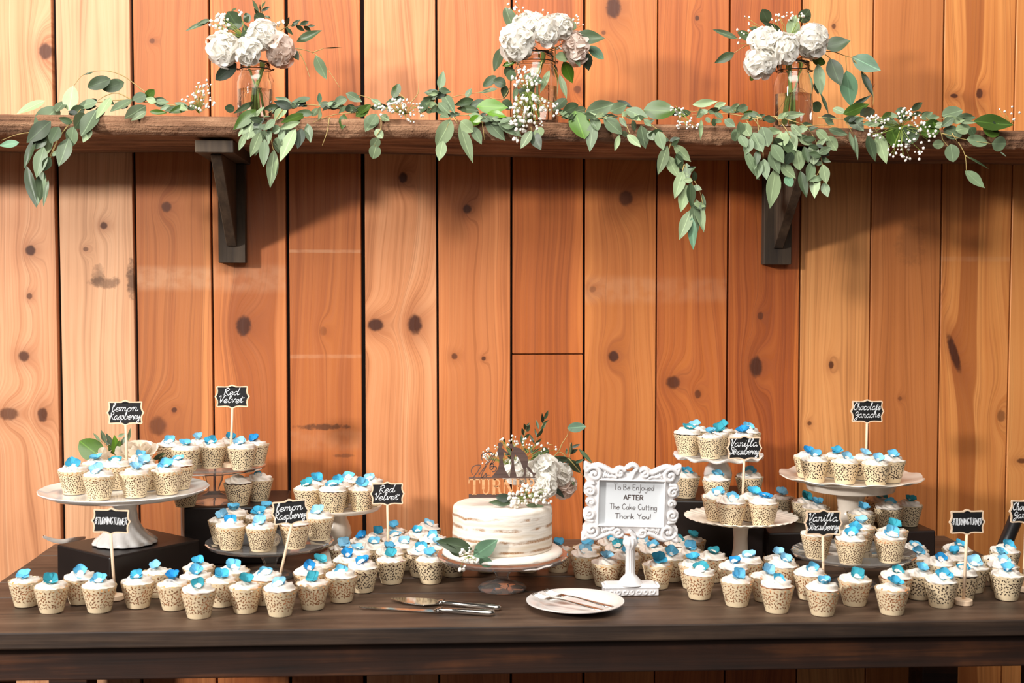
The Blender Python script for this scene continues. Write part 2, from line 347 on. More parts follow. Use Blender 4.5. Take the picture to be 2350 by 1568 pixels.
def link(name, me, parent=None):
    o = bpy.data.objects.new(name, me); COL.objects.link(o)
    if parent is not None: o.parent = parent
    return o
def thing(name, label, cat, loc=(0, 0, 0), rz=0.0, group=None):
    o = bpy.data.objects.new(name, None); COL.objects.link(o); o.location = loc; o.rotation_euler = (0, 0, rz)
    o.empty_display_size = 0.02; o['label'] = label; o['category'] = cat
    if group: o['group'] = group
    return o
def tag(o, label, cat, group=None):
    o['label'] = label; o['category'] = cat
    if group: o['group'] = group
    return o
def struct(o): o['kind'] = 'structure'; return o
def catmull(p, k=6):
    p = [Vector(q) for q in p]
    if len(p) < 3: return p
    out = []
    for i in range(len(p)-1):
        a = p[max(i-1, 0)]; b = p[i]; c = p[i+1]; d = p[min(i+2, len(p)-1)]
        for j in range(k):
            t_ = j/k; out.append(0.5*((2*b)+(c-a)*t_+(2*a-5*b+4*c-d)*t_**2+(3*b-a-3*c+d)*t_**3))
    out.append(p[-1]); return out
def bevel(o, w, seg=2):
    m = o.modifiers.new('bevel', 'BEVEL'); m.width = w; m.segments = seg; m.limit_method = 'ANGLE'; return o

# ------------------------------------------------------------------ wall of planks
J_TOP = [122.2, 301, 479.3, 656.3, 830.6, 1001.2, 1174.5, 1341.3, 1509.8, 1675.6, 1841.4, 2005.5, 2167.2, 2333]
J_MID = [138.2, 314.2, 489.5, 662, 834.4, 1005, 1173.5, 1340.3, 1505.7, 1669, 1834.3, 1995, 2155.3, 2314]
GAPW = [9, 7.5, 4.5, 8, 9, 5, 5.5, 5.5, 3.5, 4.5, 4.5, 3, 4.5, 3]
ZT, ZB = 1.75, -0.755
jl = []
for a, b, g in zip(J_TOP, J_MID, GAPW):
    A = ony(a, 15, 0); B = ony(b, 868, 0); sl = (A.x-B.x)/(A.z-B.z)
    jl.append((B.x+sl*(ZT-B.z), B.x+sl*(ZB-B.z), g/902/2))
P = 0.186
for k in range(3): jl.insert(0, (jl[0][0]-P, jl[0][1]-P, 0.003))
for k in range(5): jl.append((jl[-1][0]+P, jl[-1][1]+P, 0.002))
wall = struct(MB().box(jl[0][0], jl[-1][0], 0.024, 0.06, ZB-0.005, ZT).obj('wall_back', 'gap', smooth=False))
KN = {0: [(105, 118, 15, 18, .8), (70, 575, 11, 12, .85), (68, 680, 6, 7, .7), (55, 818, 12, 12, .8), (98, 952, 11, 16, .8), (20, 950, 22, 14, .7)],
      1: [(238, 518, 8, 8, .8), (197, 572, 6, 5, .6)], 2: [(349, 94, 6, 6, .6), (382, 475, 11, 12, .75), (400, 941, 6, 6, .8), (362, 978, 19, 21, .6)],
      3: [(559, 748, 17, 23, .9)], 4: [(742, 760, 8, 10, .3)], 5: [(925, 408, 10, 12, .85), (862, 746, 18, 14, .95), (952, 745, 16, 22, 1.0)],
      6: [(1072, 480, 10, 10, .8), (1043, 818, 7, 7, .7), (1110, 823, 5, 5, .8)], 7: [(1325, 205, 8, 9, .6)],
      8: [(1408, 18, 17, 24, .85), (1436, 455, 16, 18, .75), (1408, 818, 12, 13, .9), (1385, 75, 5, 5, .6), (1360, 664, 8, 7, .35)],
      9: [(1545, 878, 16, 15, .8), (1602, 905, 8, 10, .7), (1600, 41, 5, 6, .8)], 10: [(1735, 842, 15, 24, .9), (1745, 725, 7, 9, .7)],
      11: [(1914, 60, 5, 6, .7), (1908, 838, 6, 9, .8), (1858, 972, 5, 5, .7)], 12: [(2065, 915, 5, 5, .5)],
      13: [(2190, 812, 10, 46, 1.0, 0.32), (2190, 220, 9, 5, .85), (2248, 215, 8, 12, .85), (2298, 955, 10, 14, .5)], 14: [(2345, 1058, 12, 6, .7)]}
ST = {1: [(240, 648, 40, 16, .6), (302, 645, 12, 50, .8), (225, 632, 20, 24, .5)], 4: [(740, 980, 75, 8, .75), (790, 1046, 30, 5, .5)], 12: [(2090, 560, 40, 60, .25)], 3: [(690, 975, 5, 5, .1)]}
# light and dark growth tones of each plank (left planks paler)
TONE = {0: ((232, 172, 128), (196, 122, 76)), 1: ((232, 182, 142), (204, 142, 98)), 2: ((218, 142, 84), (169, 93, 47)), 3: ((220, 140, 82), (177, 95, 46)),
        4: ((210, 128, 68), (167, 87, 41)), 5: ((229, 162, 114), (198, 118, 67)), 6: ((220, 140, 84), (181, 99, 50)), 7: ((214, 126, 62), (175, 89, 38)),
        8: ((221, 142, 76), (177, 95, 43)), 9: ((208, 122, 58), (165, 81, 34)), 10: ((200, 112, 50), (148, 68, 28)), 11: ((229, 163, 100), (198, 124, 66)),
        12: ((214, 138, 78), (175, 99, 47)), 13: ((221, 146, 79), (177, 97, 43)), 14: ((223, 152, 86), (189, 110, 52))}
for i in range(len(jl)-1):
    pi = i-2 if i >= 2 else 0
    idx = max(0, min(14, pi)); a, b = jl[i], jl[i+1]
    x0t, x0b, x1t, x1b = a[0]+a[2], a[1]+a[2], b[0]-b[2], b[1]-b[2]
    kn = [(ony(x, y, 0).x, ony(x, y, 0).z, rx/902, ry/902, *d) for x, y, rx, ry, *d in KN.get(pi, [])]
    sn = [(ony(x, y, 0).x, ony(x, y, 0).z, rx/902, ry/902, d) for x, y, rx, ry, d in ST.get(pi, [])]
    if i < 2 or pi > 14: kn = [(0.5*(x0t+x1t)+0.02, 0.4+0.1*i, .012, .014, .8)]; sn = []
    hb = {2: (-.06, .86, .55), 3: (.30, .80, .75), 4: (-.1, .93, .4), 6: (.12, .78, .35), 7: (-.1, .84, .45), 8: (.1, .88, .35), 9: (-.2, 1.2, .3), 10: (-.2, .92, .35), 12: (.06, 1.2, .4), 13: (.30, .66, .8)}.get(pi)
    wdt = x1b-x0b; heart = (x0b+hb[0]*wdt, x0b+hb[1]*wdt, hb[2]) if hb else None
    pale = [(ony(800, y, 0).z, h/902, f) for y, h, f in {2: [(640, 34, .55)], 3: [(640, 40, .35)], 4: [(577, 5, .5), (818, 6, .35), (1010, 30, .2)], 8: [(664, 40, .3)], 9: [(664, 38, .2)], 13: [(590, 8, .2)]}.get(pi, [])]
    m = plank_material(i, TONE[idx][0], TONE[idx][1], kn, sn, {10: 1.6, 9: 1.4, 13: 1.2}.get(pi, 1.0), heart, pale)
    yf = random.uniform(-0.001, 0.0012) if 0 else [0.0, 0.0015, -0.001, 0.001][i % 4]
    segs = [(ZB, ZT)]
    if pi == 7:
        zc = ony(1258, 813, 0).z; segs = [(ZB, zc-0.0012), (zc+0.0012, ZT)]
    for z0, z1 in segs:
        f0 = (z0-ZB)/(ZT-ZB); f1 = (z1-ZB)/(ZT-ZB)
        L = lambda f: x0b+(x0t-x0b)*f
        R = lambda f: x1b+(x1t-x1b)*f
        o = MB().hexa([(L(f0), yf, z0), (R(f0), yf, z0), (R(f0), 0.0238, z0), (L(f0), 0.0238, z0), (L(f1), yf, z1), (R(f1), yf, z1), (R(f1), 0.0238, z1), (L(f1), 0.0238, z1)]).obj('plank', m, wall, smooth=False)
        bevel(o, 0.0012, 1)
struct(MB().box(-3.2, 5.2, -6.5, 0.06, -0.80, -0.76).obj('floor', 'floor', smooth=False))

# ------------------------------------------------------------------ table
SL = -0.014
def tb(x): return -0.006+SL*(x+0.02)
def tf(x): return -0.812+SL*x
XL, XR = -0.018, 2.237
table = thing('farm_table', 'long dark stained plank table carrying the cupcakes against the wall', 'table', (1.1, -0.42, -0.76))
NB = 6
for k in range(NB):
    g = 0.0016
    def yy(x, f): return tb(x)+(tf(x)-tb(x))*f
    f0, f1 = k/NB, (k+1)/NB
    dz = [0, -0.0008, 0.0, -0.0005, -0.001, 0][k]
    last = (k == NB-1)
    o = MB().hexa([(XL, yy(XL, f1)+(0 if last else g), -0.032), (XR, yy(XR, f1)+(0 if last else g), -0.032), (XR, yy(XR, f0)-g, -0.032), (XL, yy(XL, f0)-g, -0.032),
                   (XL, yy(XL, f1)+(0 if last else g), dz), (XR, yy(XR, f1)+(0 if last else g), dz), (XR, yy(XR, f0)-g, dz), (XL, yy(XL, f0)-g, dz)]).obj('board', 'table' if not last else 'table', table, False, world=True)
    bevel(o, 0.003, 2)
    if last: o.data.materials.append(M['table_edge']); o.data.polygons[2].material_index = 1
def slab(x0, x1, ya, yb, z0, z1, name, mat):  # ya/yb offsets from front edge
    return bevel(MB().hexa([(x0, tf(x0)+ya, z0), (x1, tf(x1)+ya, z0), (x1, tf(x1)+yb, z0), (x0, tf(x0)+yb, z0), (x0, tf(x0)+ya, z1), (x1, tf(x1)+ya, z1), (x1, tf(x1)+yb, z1), (x0, tf(x0)+yb, z1)]).obj(name, mat, table, False, world=True), 0.003)
slab(XL+0.03, XR-0.03, 0.022, 0.05, -0.098, -0.0325, 'apron', 'apron')
slab(XL+0.03, XR-0.03, 0.74, 0.765, -0.098, -0.0325, 'apron', 'apron')
for x0 in (XL+0.03, XR-0.12):
    slab(x0, x0+0.09, 0.052, 0.142, -0.76, -0.0325, 'leg', 'apron'); slab(x0, x0+0.09, 0.64, 0.73, -0.76, -0.0325, 'leg', 'apron')

# ------------------------------------------------------------------ shelf + brackets
YS = -0.30
def shelf_top(x):
    a = ony(0, 263, YS); b = ony(2350, 294, YS); return a.z+(b.z-a.z)*(x-a.x)/(b.x-a.x) + 0.004*math.sin(1.9*x+0.6)
mb = MB(); nseg = 420; prof = []
X0, X1 = -0.5, 2.9; nP = 14
for i in range(nseg+1):
    x = X0+(X1-X0)*i/nseg; zt = shelf_top(x); th = 0.046+0.006*noise.noise((x*3, 1.7, 0))
    ring = [(-0.004, zt), (-0.15, zt), (-0.27, zt), (-0.292, zt-0.001), (-0.302, zt-0.006), (-0.306, zt-0.016), (-0.305, zt-0.028), (-0.300, zt-0.038), (-0.292, zt-0.0445), (-0.275, zt-th), (-0.2, zt-th-0.004), (-0.1, zt-th-0.006), (-0.004, zt-th-0.006)]
    for k, (y, z) in enumerate(ring):
        edge = 1.0 if 3 <= k <= 9 else 0.12
        n1 = noise.noise((x*6.0, y*20, z*26)); n2 = noise.noise((x*26, y*60+4, z*70))+0.7*noise.noise((x*60, y*110, z*150)); n3 = noise.noise((x*2.2, 7.3, 0))
        mb.v.append((x, y+edge*(0.006*n1+0.0035*n2+0.006*n3) if k not in (0, 12) else y, z+(edge*(0.0018*n2) if k > 3 else 0)))
m_ = 13
mb.f += [(i*m_+k, i*m_+(k+1) % m_, (i+1)*m_+(k+1) % m_, (i+1)*m_+k) for i in range(nseg) for k in range(m_)]
mb.f += [tuple(range(m_))[::-1], tuple(nseg*m_+k for k in range(m_))]
tag(mb.obj('wall_shelf', 'shelf', smooth=True, angle=50), 'rough live-edge wooden shelf fixed across the plank wall', 'shelf')
for (xa, xb, lab) in ((0.393, 0.459, 'dark wooden shelf bracket in plain view under the first jar'), (1.758, 1.829, 'dark wooden shelf bracket behind the hanging eucalyptus bunch')):
    xm = (xa+xb)/2; zt = shelf_top(xm)-0.0535; th_ = 0.026
    br = thing('shelf_bracket', lab, 'bracket', (xm, -0.015, 0.697))
    MB().box(xa, xb, -0.030, -0.0015, 0.697, zt-th_-0.0005).obj('post', 'bracket', br, False, world=True)
    MB().box(xm-0.043, xm+0.043, -0.275, -0.0015, zt-th_, zt+0.0015).obj('arm', 'bracket', br, False, world=True)
    za, zb_ = 0.738, zt-th_-0.0005; hw = 0.0125; P3 = [(-0.0305, za), (-0.0345, za), (-0.252, zb_-0.004), (-0.252, zb_), (-0.0305, zb_)]
    mb = MB().add([(xm-hw, y, z) for y, z in P3]+[(xm+hw, y, z) for y, z in P3], [tuple(range(5))[::-1], tuple(range(5, 10))]+[(i, (i+1) % 5, (i+1) % 5+5, i+5) for i in range(5)])
    mb.obj('gusset', 'bracket', br, False, world=True)
    for c in br.children: bevel(c, 0.0015, 1)

# ------------------------------------------------------------------ display risers (black boxes)
def riser(name, pts, h, label, side=None):
    """pts: 4 ground corners counter-clockwise starting at the front-most"""
    c = sum((Vector((p[0], p[1], 0)) for p in pts), Vector())/4
    o = MB().hexa([(p[0]-c.x, p[1]-c.y, 0.0004) for p in pts]+[(p[0]-c.x, p[1]-c.y, h) for p in pts]).obj(name, 'riser', smooth=False)
    o.location = c; bevel(o, 0.004, 2)
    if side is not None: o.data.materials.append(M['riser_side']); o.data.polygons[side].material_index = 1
    return tag(o, label, 'box')
H1, H2, H3, H4 = 0.080, 0.133, 0.136, 0.066
riser('display_riser', [(0.252, -0.545), (0.405, -0.372), (0.258, -0.232), (0.104, -0.405)], H1, 'low black box turned cornerwise under the spiral footed white stand')
a = onz(422, 1166, H2); b = onz(655, 1160, H2)
riser('display_riser', [(a.x, a.y), (b.x, a.y+0.004), (b.x-0.01, -0.034), (a.x-0.055, -0.030)], H2, 'tall black box against the wall below the glass stand of red velvet cupcakes', 5)
a = onz(1545, 1149, H3); b = onz(1752, 1149, H3)
riser('display_riser', [(a.x, a.y), (b.x, b.y-0.01), (b.x+0.02, -0.045), (a.x+0.015, -0.04)], H3, 'tall black box below the small ruffled white stand')
a = onz(1752, 1224, H4); b = onz(2148, 1218, H4)
riser('display_riser', [(a.x+0.012, a.y), (b.x, b.y), (b.x-0.01, -0.052), (a.x+0.055, -0.048)], H4, 'wide low black box below the scalloped chocolate ganache stand')

# ------------------------------------------------------------------ cake stands
def stand(name, label, cx, cy, z0, z1, plate, ped, mat, pfn=None, sfn=None, n=96, ns=96, extra=None):
    o = thing(name, label, 'cake stand', (cx, cy, z0))
    h = z1-z0
    MB().lathe([(r, h+z) for r, z in plate], n, pfn).obj('plate', mat, o, angle=60)
    MB().lathe([(r, z*h) for r, z in ped], ns, sfn).obj('pedestal', mat, o, angle=60)
    if extra: extra(o, h)
    return o
S = {}
def reg(k, px, py, z1): p = onz(px, py, z1); S[k] = (p.x, p.y, z1); return p
p = reg(1, 286, 1127, 0.195)
R1 = 0.176
def f1(r, z, a, j): return (r*(1+(0.012*abs(math.sin(9*a)) if r > 0.15 else 0)), z, a)
def s1(r, z, a, j):
    k = max(0, min(1, (0.72*0.115-z)/0.06)); return (r*(1+0.075*k*(abs(math.cos(7*(a+9*z)))-0.5)), z, a)
stand('cake_stand', 'large white cake stand with a spiral fluted foot on the low black box', p.x, p.y, H1+0.0006, 0.195,
      [(0.0, -0.0002), (0.145, -0.0002), (0.158, 0.001), (R1, 0.0075), (R1+0.0015, 0.006), (R1-0.004, 0.001), (0.155, -0.006), (0.12, -0.009), (0.0, -0.009)],
      [(0.0, 0.0), (0.058, 0.0), (0.067, 0.02), (0.067, 0.05), (0.062, 0.10), (0.050, 0.18), (0.036, 0.30), (0.028, 0.45), (0.025, 0.65), (0.028, 0.83), (0.036, 0.92), (0.0, 0.921)], 'ceramic', f1, s1)
gl_plate = lambda R: [(0.0, -0.0002), (R-0.016, -0.0002), (R-0.012, 0.003), (R-0.002, 0.0065), (R, 0.004), (R-0.004, -0.003), (R-0.02, -0.0065), (0.02, -0.0075), (0, -0.0075)]
gl_ped = [(0.0, 0.06), (0.020, 0.08), (0.046, 0.0), (0.050, 0.0), (0.0515, 0.05), (0.046, 0.13), (0.028, 0.21), (0.016, 0.28), (0.013, 0.38), (0.016, 0.48), (0.021, 0.62), (0.0235, 0.75), (0.021, 0.86), (0.024, 0.894), (0.0, 0.895)]
def gfn(r, z, a, j): return (r*(1+(0.006*math.cos(24*a) if r > 0.09 else 0)), z, a)
def gsf(r, z, a, j): return (r*(1+(0.035*math.cos(8*a) if r < 0.026 else 0)), z, a)
p = reg(2, 489, 1072, 0.2165)
stand('cake_stand', 'clear glass stand of red velvet cupcakes on the tall black box', p.x, p.y, H2+0.0006, 0.2165, gl_plate(0.122), gl_ped, 'glass_smoke', gfn, gsf)
p = reg(3, 619.5, 1246, 0.076)
stand('cake_stand', 'clear glass stand of lemon cupcakes standing on the table', p.x, p.y, 0.0006, 0.076, gl_plate(0.139), gl_ped, 'glass_smoke', gfn, gsf)
p = reg(4, 775, 1164, 0.122)
stand('cake_stand', 'plain white stand with a rounded stem, behind the glass stand of lemon cupcakes', p.x, p.y, 0.0006, 0.122,
      [(0, -.0002), (0.09, -.0002), (0.098, 0.002), (0.1035, 0.005), (0.1035, 0.002), (0.097, -0.005), (0.05, -0.008), (0, -0.008)],
      [(0, 0), (0.05, 0), (0.051, 0.03), (0.042, 0.09), (0.026, 0.16), (0.022, 0.24), (0.030, 0.38), (0.0325, 0.5), (0.029, 0.64), (0.021, 0.80), (0.024, 0.933), (0, 0.934)], 'ceramic_warm', None, None)
p = reg(5, 1648, 1046, 0.236)
def f5(r, z, a, j): k = max(0, (r-0.085)/0.023); return (r*(1+0.012*k*math.cos(12*a)), z+0.0045*k*math.cos(12*a), a)
stand('cake_stand', 'small white stand with a ruffled rim and ball stem on the tall black box', p.x, p.y, H3+0.0006, 0.236,
      [(0, -.0002), (0.082, -.0002), (0.092, 0.001), (0.102, 0.003), (0.108, 0.001), (0.107, -0.002), (0.095, -0.005), (0.05, -0.008), (0, -0.008)],
      [(0, 0), (0.040, 0.0), (0.0405, 0.03), (0.034, 0.07), (0.020, 0.13), (0.018, 0.2), (0.026, 0.30), (0.032, 0.43), (0.034, 0.56), (0.031, 0.70), (0.022, 0.84), (0.026, 0.927), (0, 0.928)], 'ceramic', f5, None)
p = reg(6, 1700, 1191, 0.122)
def f6(r, z, a, j): k = max(0, min(1, (r-0.07)/0.03)); return (r*(1+0.010*k*math.cos(36*a)*(r > .115)), z+0.0011*k*math.cos(36*a), a)
stand('cake_stand', 'white stand with a pleated rim and tapering stem standing on the table', p.x, p.y, 0.0006, 0.122,
      [(0, -.0015), (0.066, -.0015), (0.075, -0.0005), (0.09, 0.002), (0.108, 0.005), (0.1235, 0.0075), (0.125, 0.006), (0.110, 0.001), (0.085, -0.004), (0.06, -0.010), (0, -0.010)],
      [(0, 0), (0.056, 0), (0.057, 0.02), (0.046, 0.07), (0.030, 0.16), (0.020, 0.28), (0.0165, 0.45), (0.0155, 0.65), (0.0175, 0.82), (0.022, 0.915), (0, 0.917)], 'ceramic_warm', f6, None, 180)
p = reg(7, 1952, 1098, 0.184)
def f7(r, z, a, j): k = max(0, (r-0.12)/0.045); return (r*(1+0.028*k*(abs(math.cos(6*a))-0.6)), z+0.002*k*math.cos(12*a), a)
def ex7(o, h):
    MB().lathe([(0, h-0.028), (0.095, h-0.028), (0.102, h-0.026), (0.107, h-0.008), (0, h-0.0075)], 72).obj('plate_drum', 'ceramic_warm', o, angle=50)
stand('cake_stand', 'wide white stand with a scalloped rim on the low wide black box', p.x, p.y, H4+0.0006, 0.184,
      [(0, -.0002), (0.118, -.0002), (0.135, 0.002), (0.158, 0.007), (0.167, 0.009), (0.168, 0.007), (0.150, 0.0), (0.118, -0.0072), (0, -0.0072)],
      [(0, 0), (0.06, 0), (0.061, 0.03), (0.050, 0.10), (0.036, 0.2), (0.030, 0.34), (0.030, 0.5), (0.034, 0.65), (0.039, 0.755), (0, 0.7555)], 'ceramic_warm', f7, None, 144, 96, ex7)
p = reg(8, 1958, 1272, 0.066)
stand('cake_stand', 'clear glass stand of vanilla strawberry cupcakes standing on the table', p.x, p.y, 0.0006, 0.066, gl_plate(0.131), gl_ped, 'glass_smoke', gfn, gsf)
p = reg(9, 1153, 1277, 0.070)
stand('cake_stand', 'clear glass pedestal stand carrying the tiered wedding cake', p.x, p.y, 0.0006, 0.070, gl_plate(0.139), gl_ped, 'glass_smoke', gfn, gsf)

# ------------------------------------------------------------------ chalkboard signs
GL = {  # joined handwriting: strokes in units of x-height, advance
 'a': ([[(.75, .85), (.45, 1), (.1, .6), (.15, .1), (.45, 0), (.75, .5), (.8, .95), (.78, .3), (.9, 0), (1.1, .2)]], 1.05),
 'b': ([[(0, .3), (.3, 1.4), (.28, 2), (.12, 1.6), (.12, .1), (.4, 0), (.7, .3), (.62, .8), (.95, .75)]], .9),
 'c': ([[(.75, .8), (.45, 1), (.1, .6), (.15, .1), (.45, 0), (.85, .3)]], .82),
 'd': ([[(.7, .85), (.4, 1), (.08, .6), (.15, .1), (.45, .05), (.72, .6)], [(.86, 2.15), (.78, 1.2), (.74, .4), (.88, 0), (1.2, .35)]], 1.08),
 'e': ([[(0, .3), (.5, .5), (.65, .8), (.4, 1), (.12, .6), (.2, .08), (.5, 0), (.85, .35)]], .82),
 'g': ([[(.75, .85), (.4, 1), (.1, .6), (.2, .15), (.5, .2), (.78, .9), (.7, -.6), (.4, -1), (.15, -.75), (.6, -.1), (1, .3)]], 1.0),
 'h': ([[(0, .3), (.35, 1.5), (.3, 2), (.15, 1.6), (.12, 0)], [(.14, .5), (.4, 1), (.65, .85), (.65, .2), (.8, 0), (1, .25)]], 1.0),
 'i': ([[(0, .3), (.2, 1), (.2, .2), (.35, 0), (.6, .3)], [(.25, 1.4), (.27, 1.5)]], .58),
 'l': ([[(.26, 1.15), (.42, 1.9), (.26, 2.1), (.14, 1.5), (.16, .3), (.34, 0), (.62, .35)]], .62),
 'm': ([[(0, .9), (.12, 1), (.12, 0)], [(.12, .5), (.35, 1), (.5, .8), (.5, 0)], [(.5, .5), (.75, 1), (.9, .8), (.9, .15), (1.05, 0), (1.25, .3)]], 1.22),
 'n': ([[(0, .9), (.12, 1), (.12, 0)], [(.12, .5), (.4, 1), (.6, .8), (.6, .15), (.75, 0), (1.0, .3)]], .95),
 'o': ([[(.45, 1), (.1, .6), (.2, .05), (.55, .05), (.75, .5), (.5, 1), (.45, .82), (.7, .8), (1, .9)]], .95),
 'p': ([[(.05, .8), (.15, 1), (.12, -1)], [(.13, .5), (.35, 1), (.7, .8), (.65, .2), (.35, 0), (.18, .2)], [(.65, .2), (.95, .3)]], .9),
 'r': ([[(0, .3), (.15, 1.05), (.3, .9), (.5, .85), (.5, .2), (.62, 0), (.8, .3)]], .72),
 's': ([[(0, .2), (.4, 1), (.5, .6), (.45, .1), (.15, 0)], [(.45, .1), (.75, .3)]], .68),
 't': ([[(0, .3), (.3, 1.6), (.25, .3), (.4, 0), (.65, .3)], [(-.05, 1.2), (.7, 1.35)]], .62),
 'u': ([[(0, .9), (.1, 1), (.1, .3), (.3, 0), (.6, .4), (.65, 1), (.65, .2), (.8, 0), (1, .3)]], .96),
 'v': ([[(0, .8), (.12, 1), (.3, 0), (.65, 1), (.9, .85)]], .78),
 'w': ([[(0, .8), (.1, 1), (.2, .1), (.4, .1), (.5, .9), (.6, .1), (.8, .1), (.9, 1), (1.1, .9)]], 1.05),
 'y': ([[(0, .9), (.1, 1), (.15, .4), (.4, .2), (.65, 1), (.6, -.5), (.35, -1), (.1, -.75), (.5, -.1), (.95, .4)]], .95),
 'R': ([[(.15, 1.9), (.1, 0)], [(0, 1.6), (.3, 2), (.75, 1.8), (.7, 1.3), (.2, 1), (.6, .4), (.9, 0), (1.1, .2)]], 1.05),
 'V': ([[(-.1, 1.6), (.12, 1.9), (.35, 0), (.8, 1.9), (1.05, 1.8)]], .85),
 'S': ([[(.85, 1.7), (.5, 2), (.15, 1.6), (.5, 1.1), (.7, .5), (.35, 0), (0, .2), (.2, .5)]], .85),
 'C': ([[(.8, 1.7), (.5, 2), (.1, 1.3), (.15, .3), (.5, 0), (.9, .4)]], .88),
 'G': ([[(.8, 1.4), (.4, 1.65), (.1, 1.2), (.3, .6), (.75, 1), (.85, 1.5), (.7, -.3), (.35, -.8), (.1, -.5), (.6, .1), (1, .4)]], 1.0),
}
_o = [(.4+.4*math.cos(a), .5+.5*math.sin(a)) for a in np.linspace(PI/2, PI/2+2*PI, 13)]
PR = {  # print capitals and plain lower case
 'T': ([[(0, 2), (1, 2)], [(.5, 2), (.5, 0)]], 1.15), 'U': ([[(0, 2), (0, .6), (.15, .1), (.4, 0), (.65, .1), (.8, .6), (.8, 2)]], 1.1),
 'R': ([[(0, 0), (0, 2)], [(0, 2), (.5, 1.95), (.72, 1.5), (.5, 1.05), (0, 1)], [(.35, 1), (.8, 0)]], 1.08), 'N': ([[(0, 0), (0, 2)], [(0, 2), (.8, 0)], [(.8, 0), (.8, 2)]], 1.12),
 'I': ([[(0, 0), (0, 2)]], .4), 'G': ([[(.8, 1.7), (.45, 2), (.05, 1.4), (.05, .6), (.4, 0), (.8, .4), (.8, .9)], [(.8, .9), (.45, .9)]], 1.1),
 'E': ([[(.7, 2), (0, 2)], [(0, 2), (0, 0)], [(0, 0), (.7, 0)], [(0, 1), (.55, 1)]], 1.0), 'A': ([[(0, 0), (.45, 2)], [(.45, 2), (.9, 0)], [(.15, .7), (.75, .7)]], 1.15),
 'F': ([[(.7, 2), (0, 2)], [(0, 2), (0, 0)], [(0, 1), (.55, 1)]], .95), 'B': ([[(0, 0), (0, 2)], [(0, 2), (.5, 1.95), (.65, 1.5), (.45, 1.08), (0, 1.05)], [(.4, 1.05), (.8, .6), (.55, .05), (0, 0)]], 1.08),
 'C': ([[(.85, 1.65), (.5, 2), (.05, 1.4), (.05, .6), (.45, 0), (.88, .35)]], 1.1), 'Y': ([[(0, 2), (.45, 1)], [(.9, 2), (.45, 1), (.45, 0)]], 1.1),
 '#': ([[(.25, 0), (.5, 2)], [(.65, 0), (.9, 2)], [(.1, 1.35), (1.1, 1.35)], [(0, .7), (1, .7)]], 1.3), '!': ([[(.1, 2), (.1, .55)], [(.1, .06), (.1, 0)]], .4),
 'o': ([_o], 1.0), 'e': ([[(.05, .55), (.72, .55), (.62, .92), (.35, 1), (.03, .6), (.1, .1), (.4, 0), (.72, .2)]], .95),
 'n': ([[(0, 1), (0, 0)], [(0, .6), (.3, 1), (.6, .85), (.62, 0)]], .85), 'j': ([[(.3, 2), (.3, -.5), (.1, -.9), (-.2, -.65)]], .55),
 'y': ([[(0, 1), (.05, .4), (.3, .15), (.6, .5)], [(.65, 1), (.62, -.4), (.35, -.9), (.05, -.65)]], .9), 'd': ([[(.62, .75), (.3, 1), (.03, .55), (.15, .05), (.45, .1), (.64, .5)], [(.66, 2), (.66, 0)]], .92),
 'h': ([[(0, 2), (0, 0)], [(0, .6), (.3, 1), (.58, .85), (.6, 0)]], .85), 'a': ([[(.62, .8), (.3, 1), (.03, .55), (.15, .05), (.45, .1), (.64, .5)], [(.66, 1), (.66, 0)]], .92),
 'k': ([[(0, 2), (0, 0)], [(.6, 1), (0, .45)], [(.2, .6), (.65, 0)]], .85), 'u': ([[(0, 1), (.02, .3), (.25, 0), (.55, .3)], [(.6, 1), (.6, 0)]], .85),
 't': ([[(.25, 1.7), (.25, .2), (.4, 0)], [(0, 1.1), (.55, 1.1)]], .65), 'i': ([[(.05, 1), (.05, 0)], [(.05, 1.45), (.05, 1.5)]], .35),
 'g': ([[(.62, .8), (.3, 1), (.03, .55), (.15, .05), (.45, .1), (.64, .5)], [(.66, 1), (.64, -.4), (.35, -.9), (.05, -.65)]], .95), ' ': ([], .6),
}
def write(mb, text, font, cx, zc, width, w, y, slant=0.0, wild=0.0, xh=None):
    """set text on the (x,z) plane: centred on cx, baseline zc, total width"""
    pen = 0; S_ = []
    for ch in text:
        st, adv = font[ch]; dy = random.uniform(-wild, wild)
        for s_ in st: S_.append([(pen+x+slant*zz, zz+dy) for x, zz in s_])
        pen += adv
    xs = [q[0] for s_ in S_ for q in s_]; x0, x1 = min(xs), max(xs); k = width/(x1-x0); kz = k if xh is None else xh
    for s_ in S_:
        q = catmull([Vector((cx+(x-(x0+x1)/2)*k, zc+zz*kz)) for x, zz in s_], 5)
        mb.ribbon(q, w, y)
def plaque(hw, hh):
    q = [(0.0, 1.0), (.10, .955), (.22, .87), (.40, .845), (.80, .875), (.865, .86), (.90, .80), (.895, .70), (.875, .50), (.885, .32), (.93, .16), (1.0, 0.0)]
    top = [(x*hw, z*hh) for x, z in q]; out = top + [(x, -z) for x, z in top[::-1][1:]]
    left = [(-x, z) for x, z in out[::-1]][1:-1]
    full = out+left; return full[::-1]
def inset(out, d):
    n = len(out); r = []
    for i in range(n):
        p = Vector(out[i]); a = Vector(out[i-1]); b = Vector(out[(i+1) % n]); e1 = (p-a).normalized(); e2 = (b-p).normalized()
        nn = Vector((e1.y+e2.y, -(e1.x+e2.x)));  nn = nn.normalized() if nn.length > 1e-6 else Vector((0, 0))
        c = max(0.5, nn.dot(Vector((e1.y, -e1.x)))); r.append(tuple(p-nn*d/c))
    return r
SIGN_OBST = []
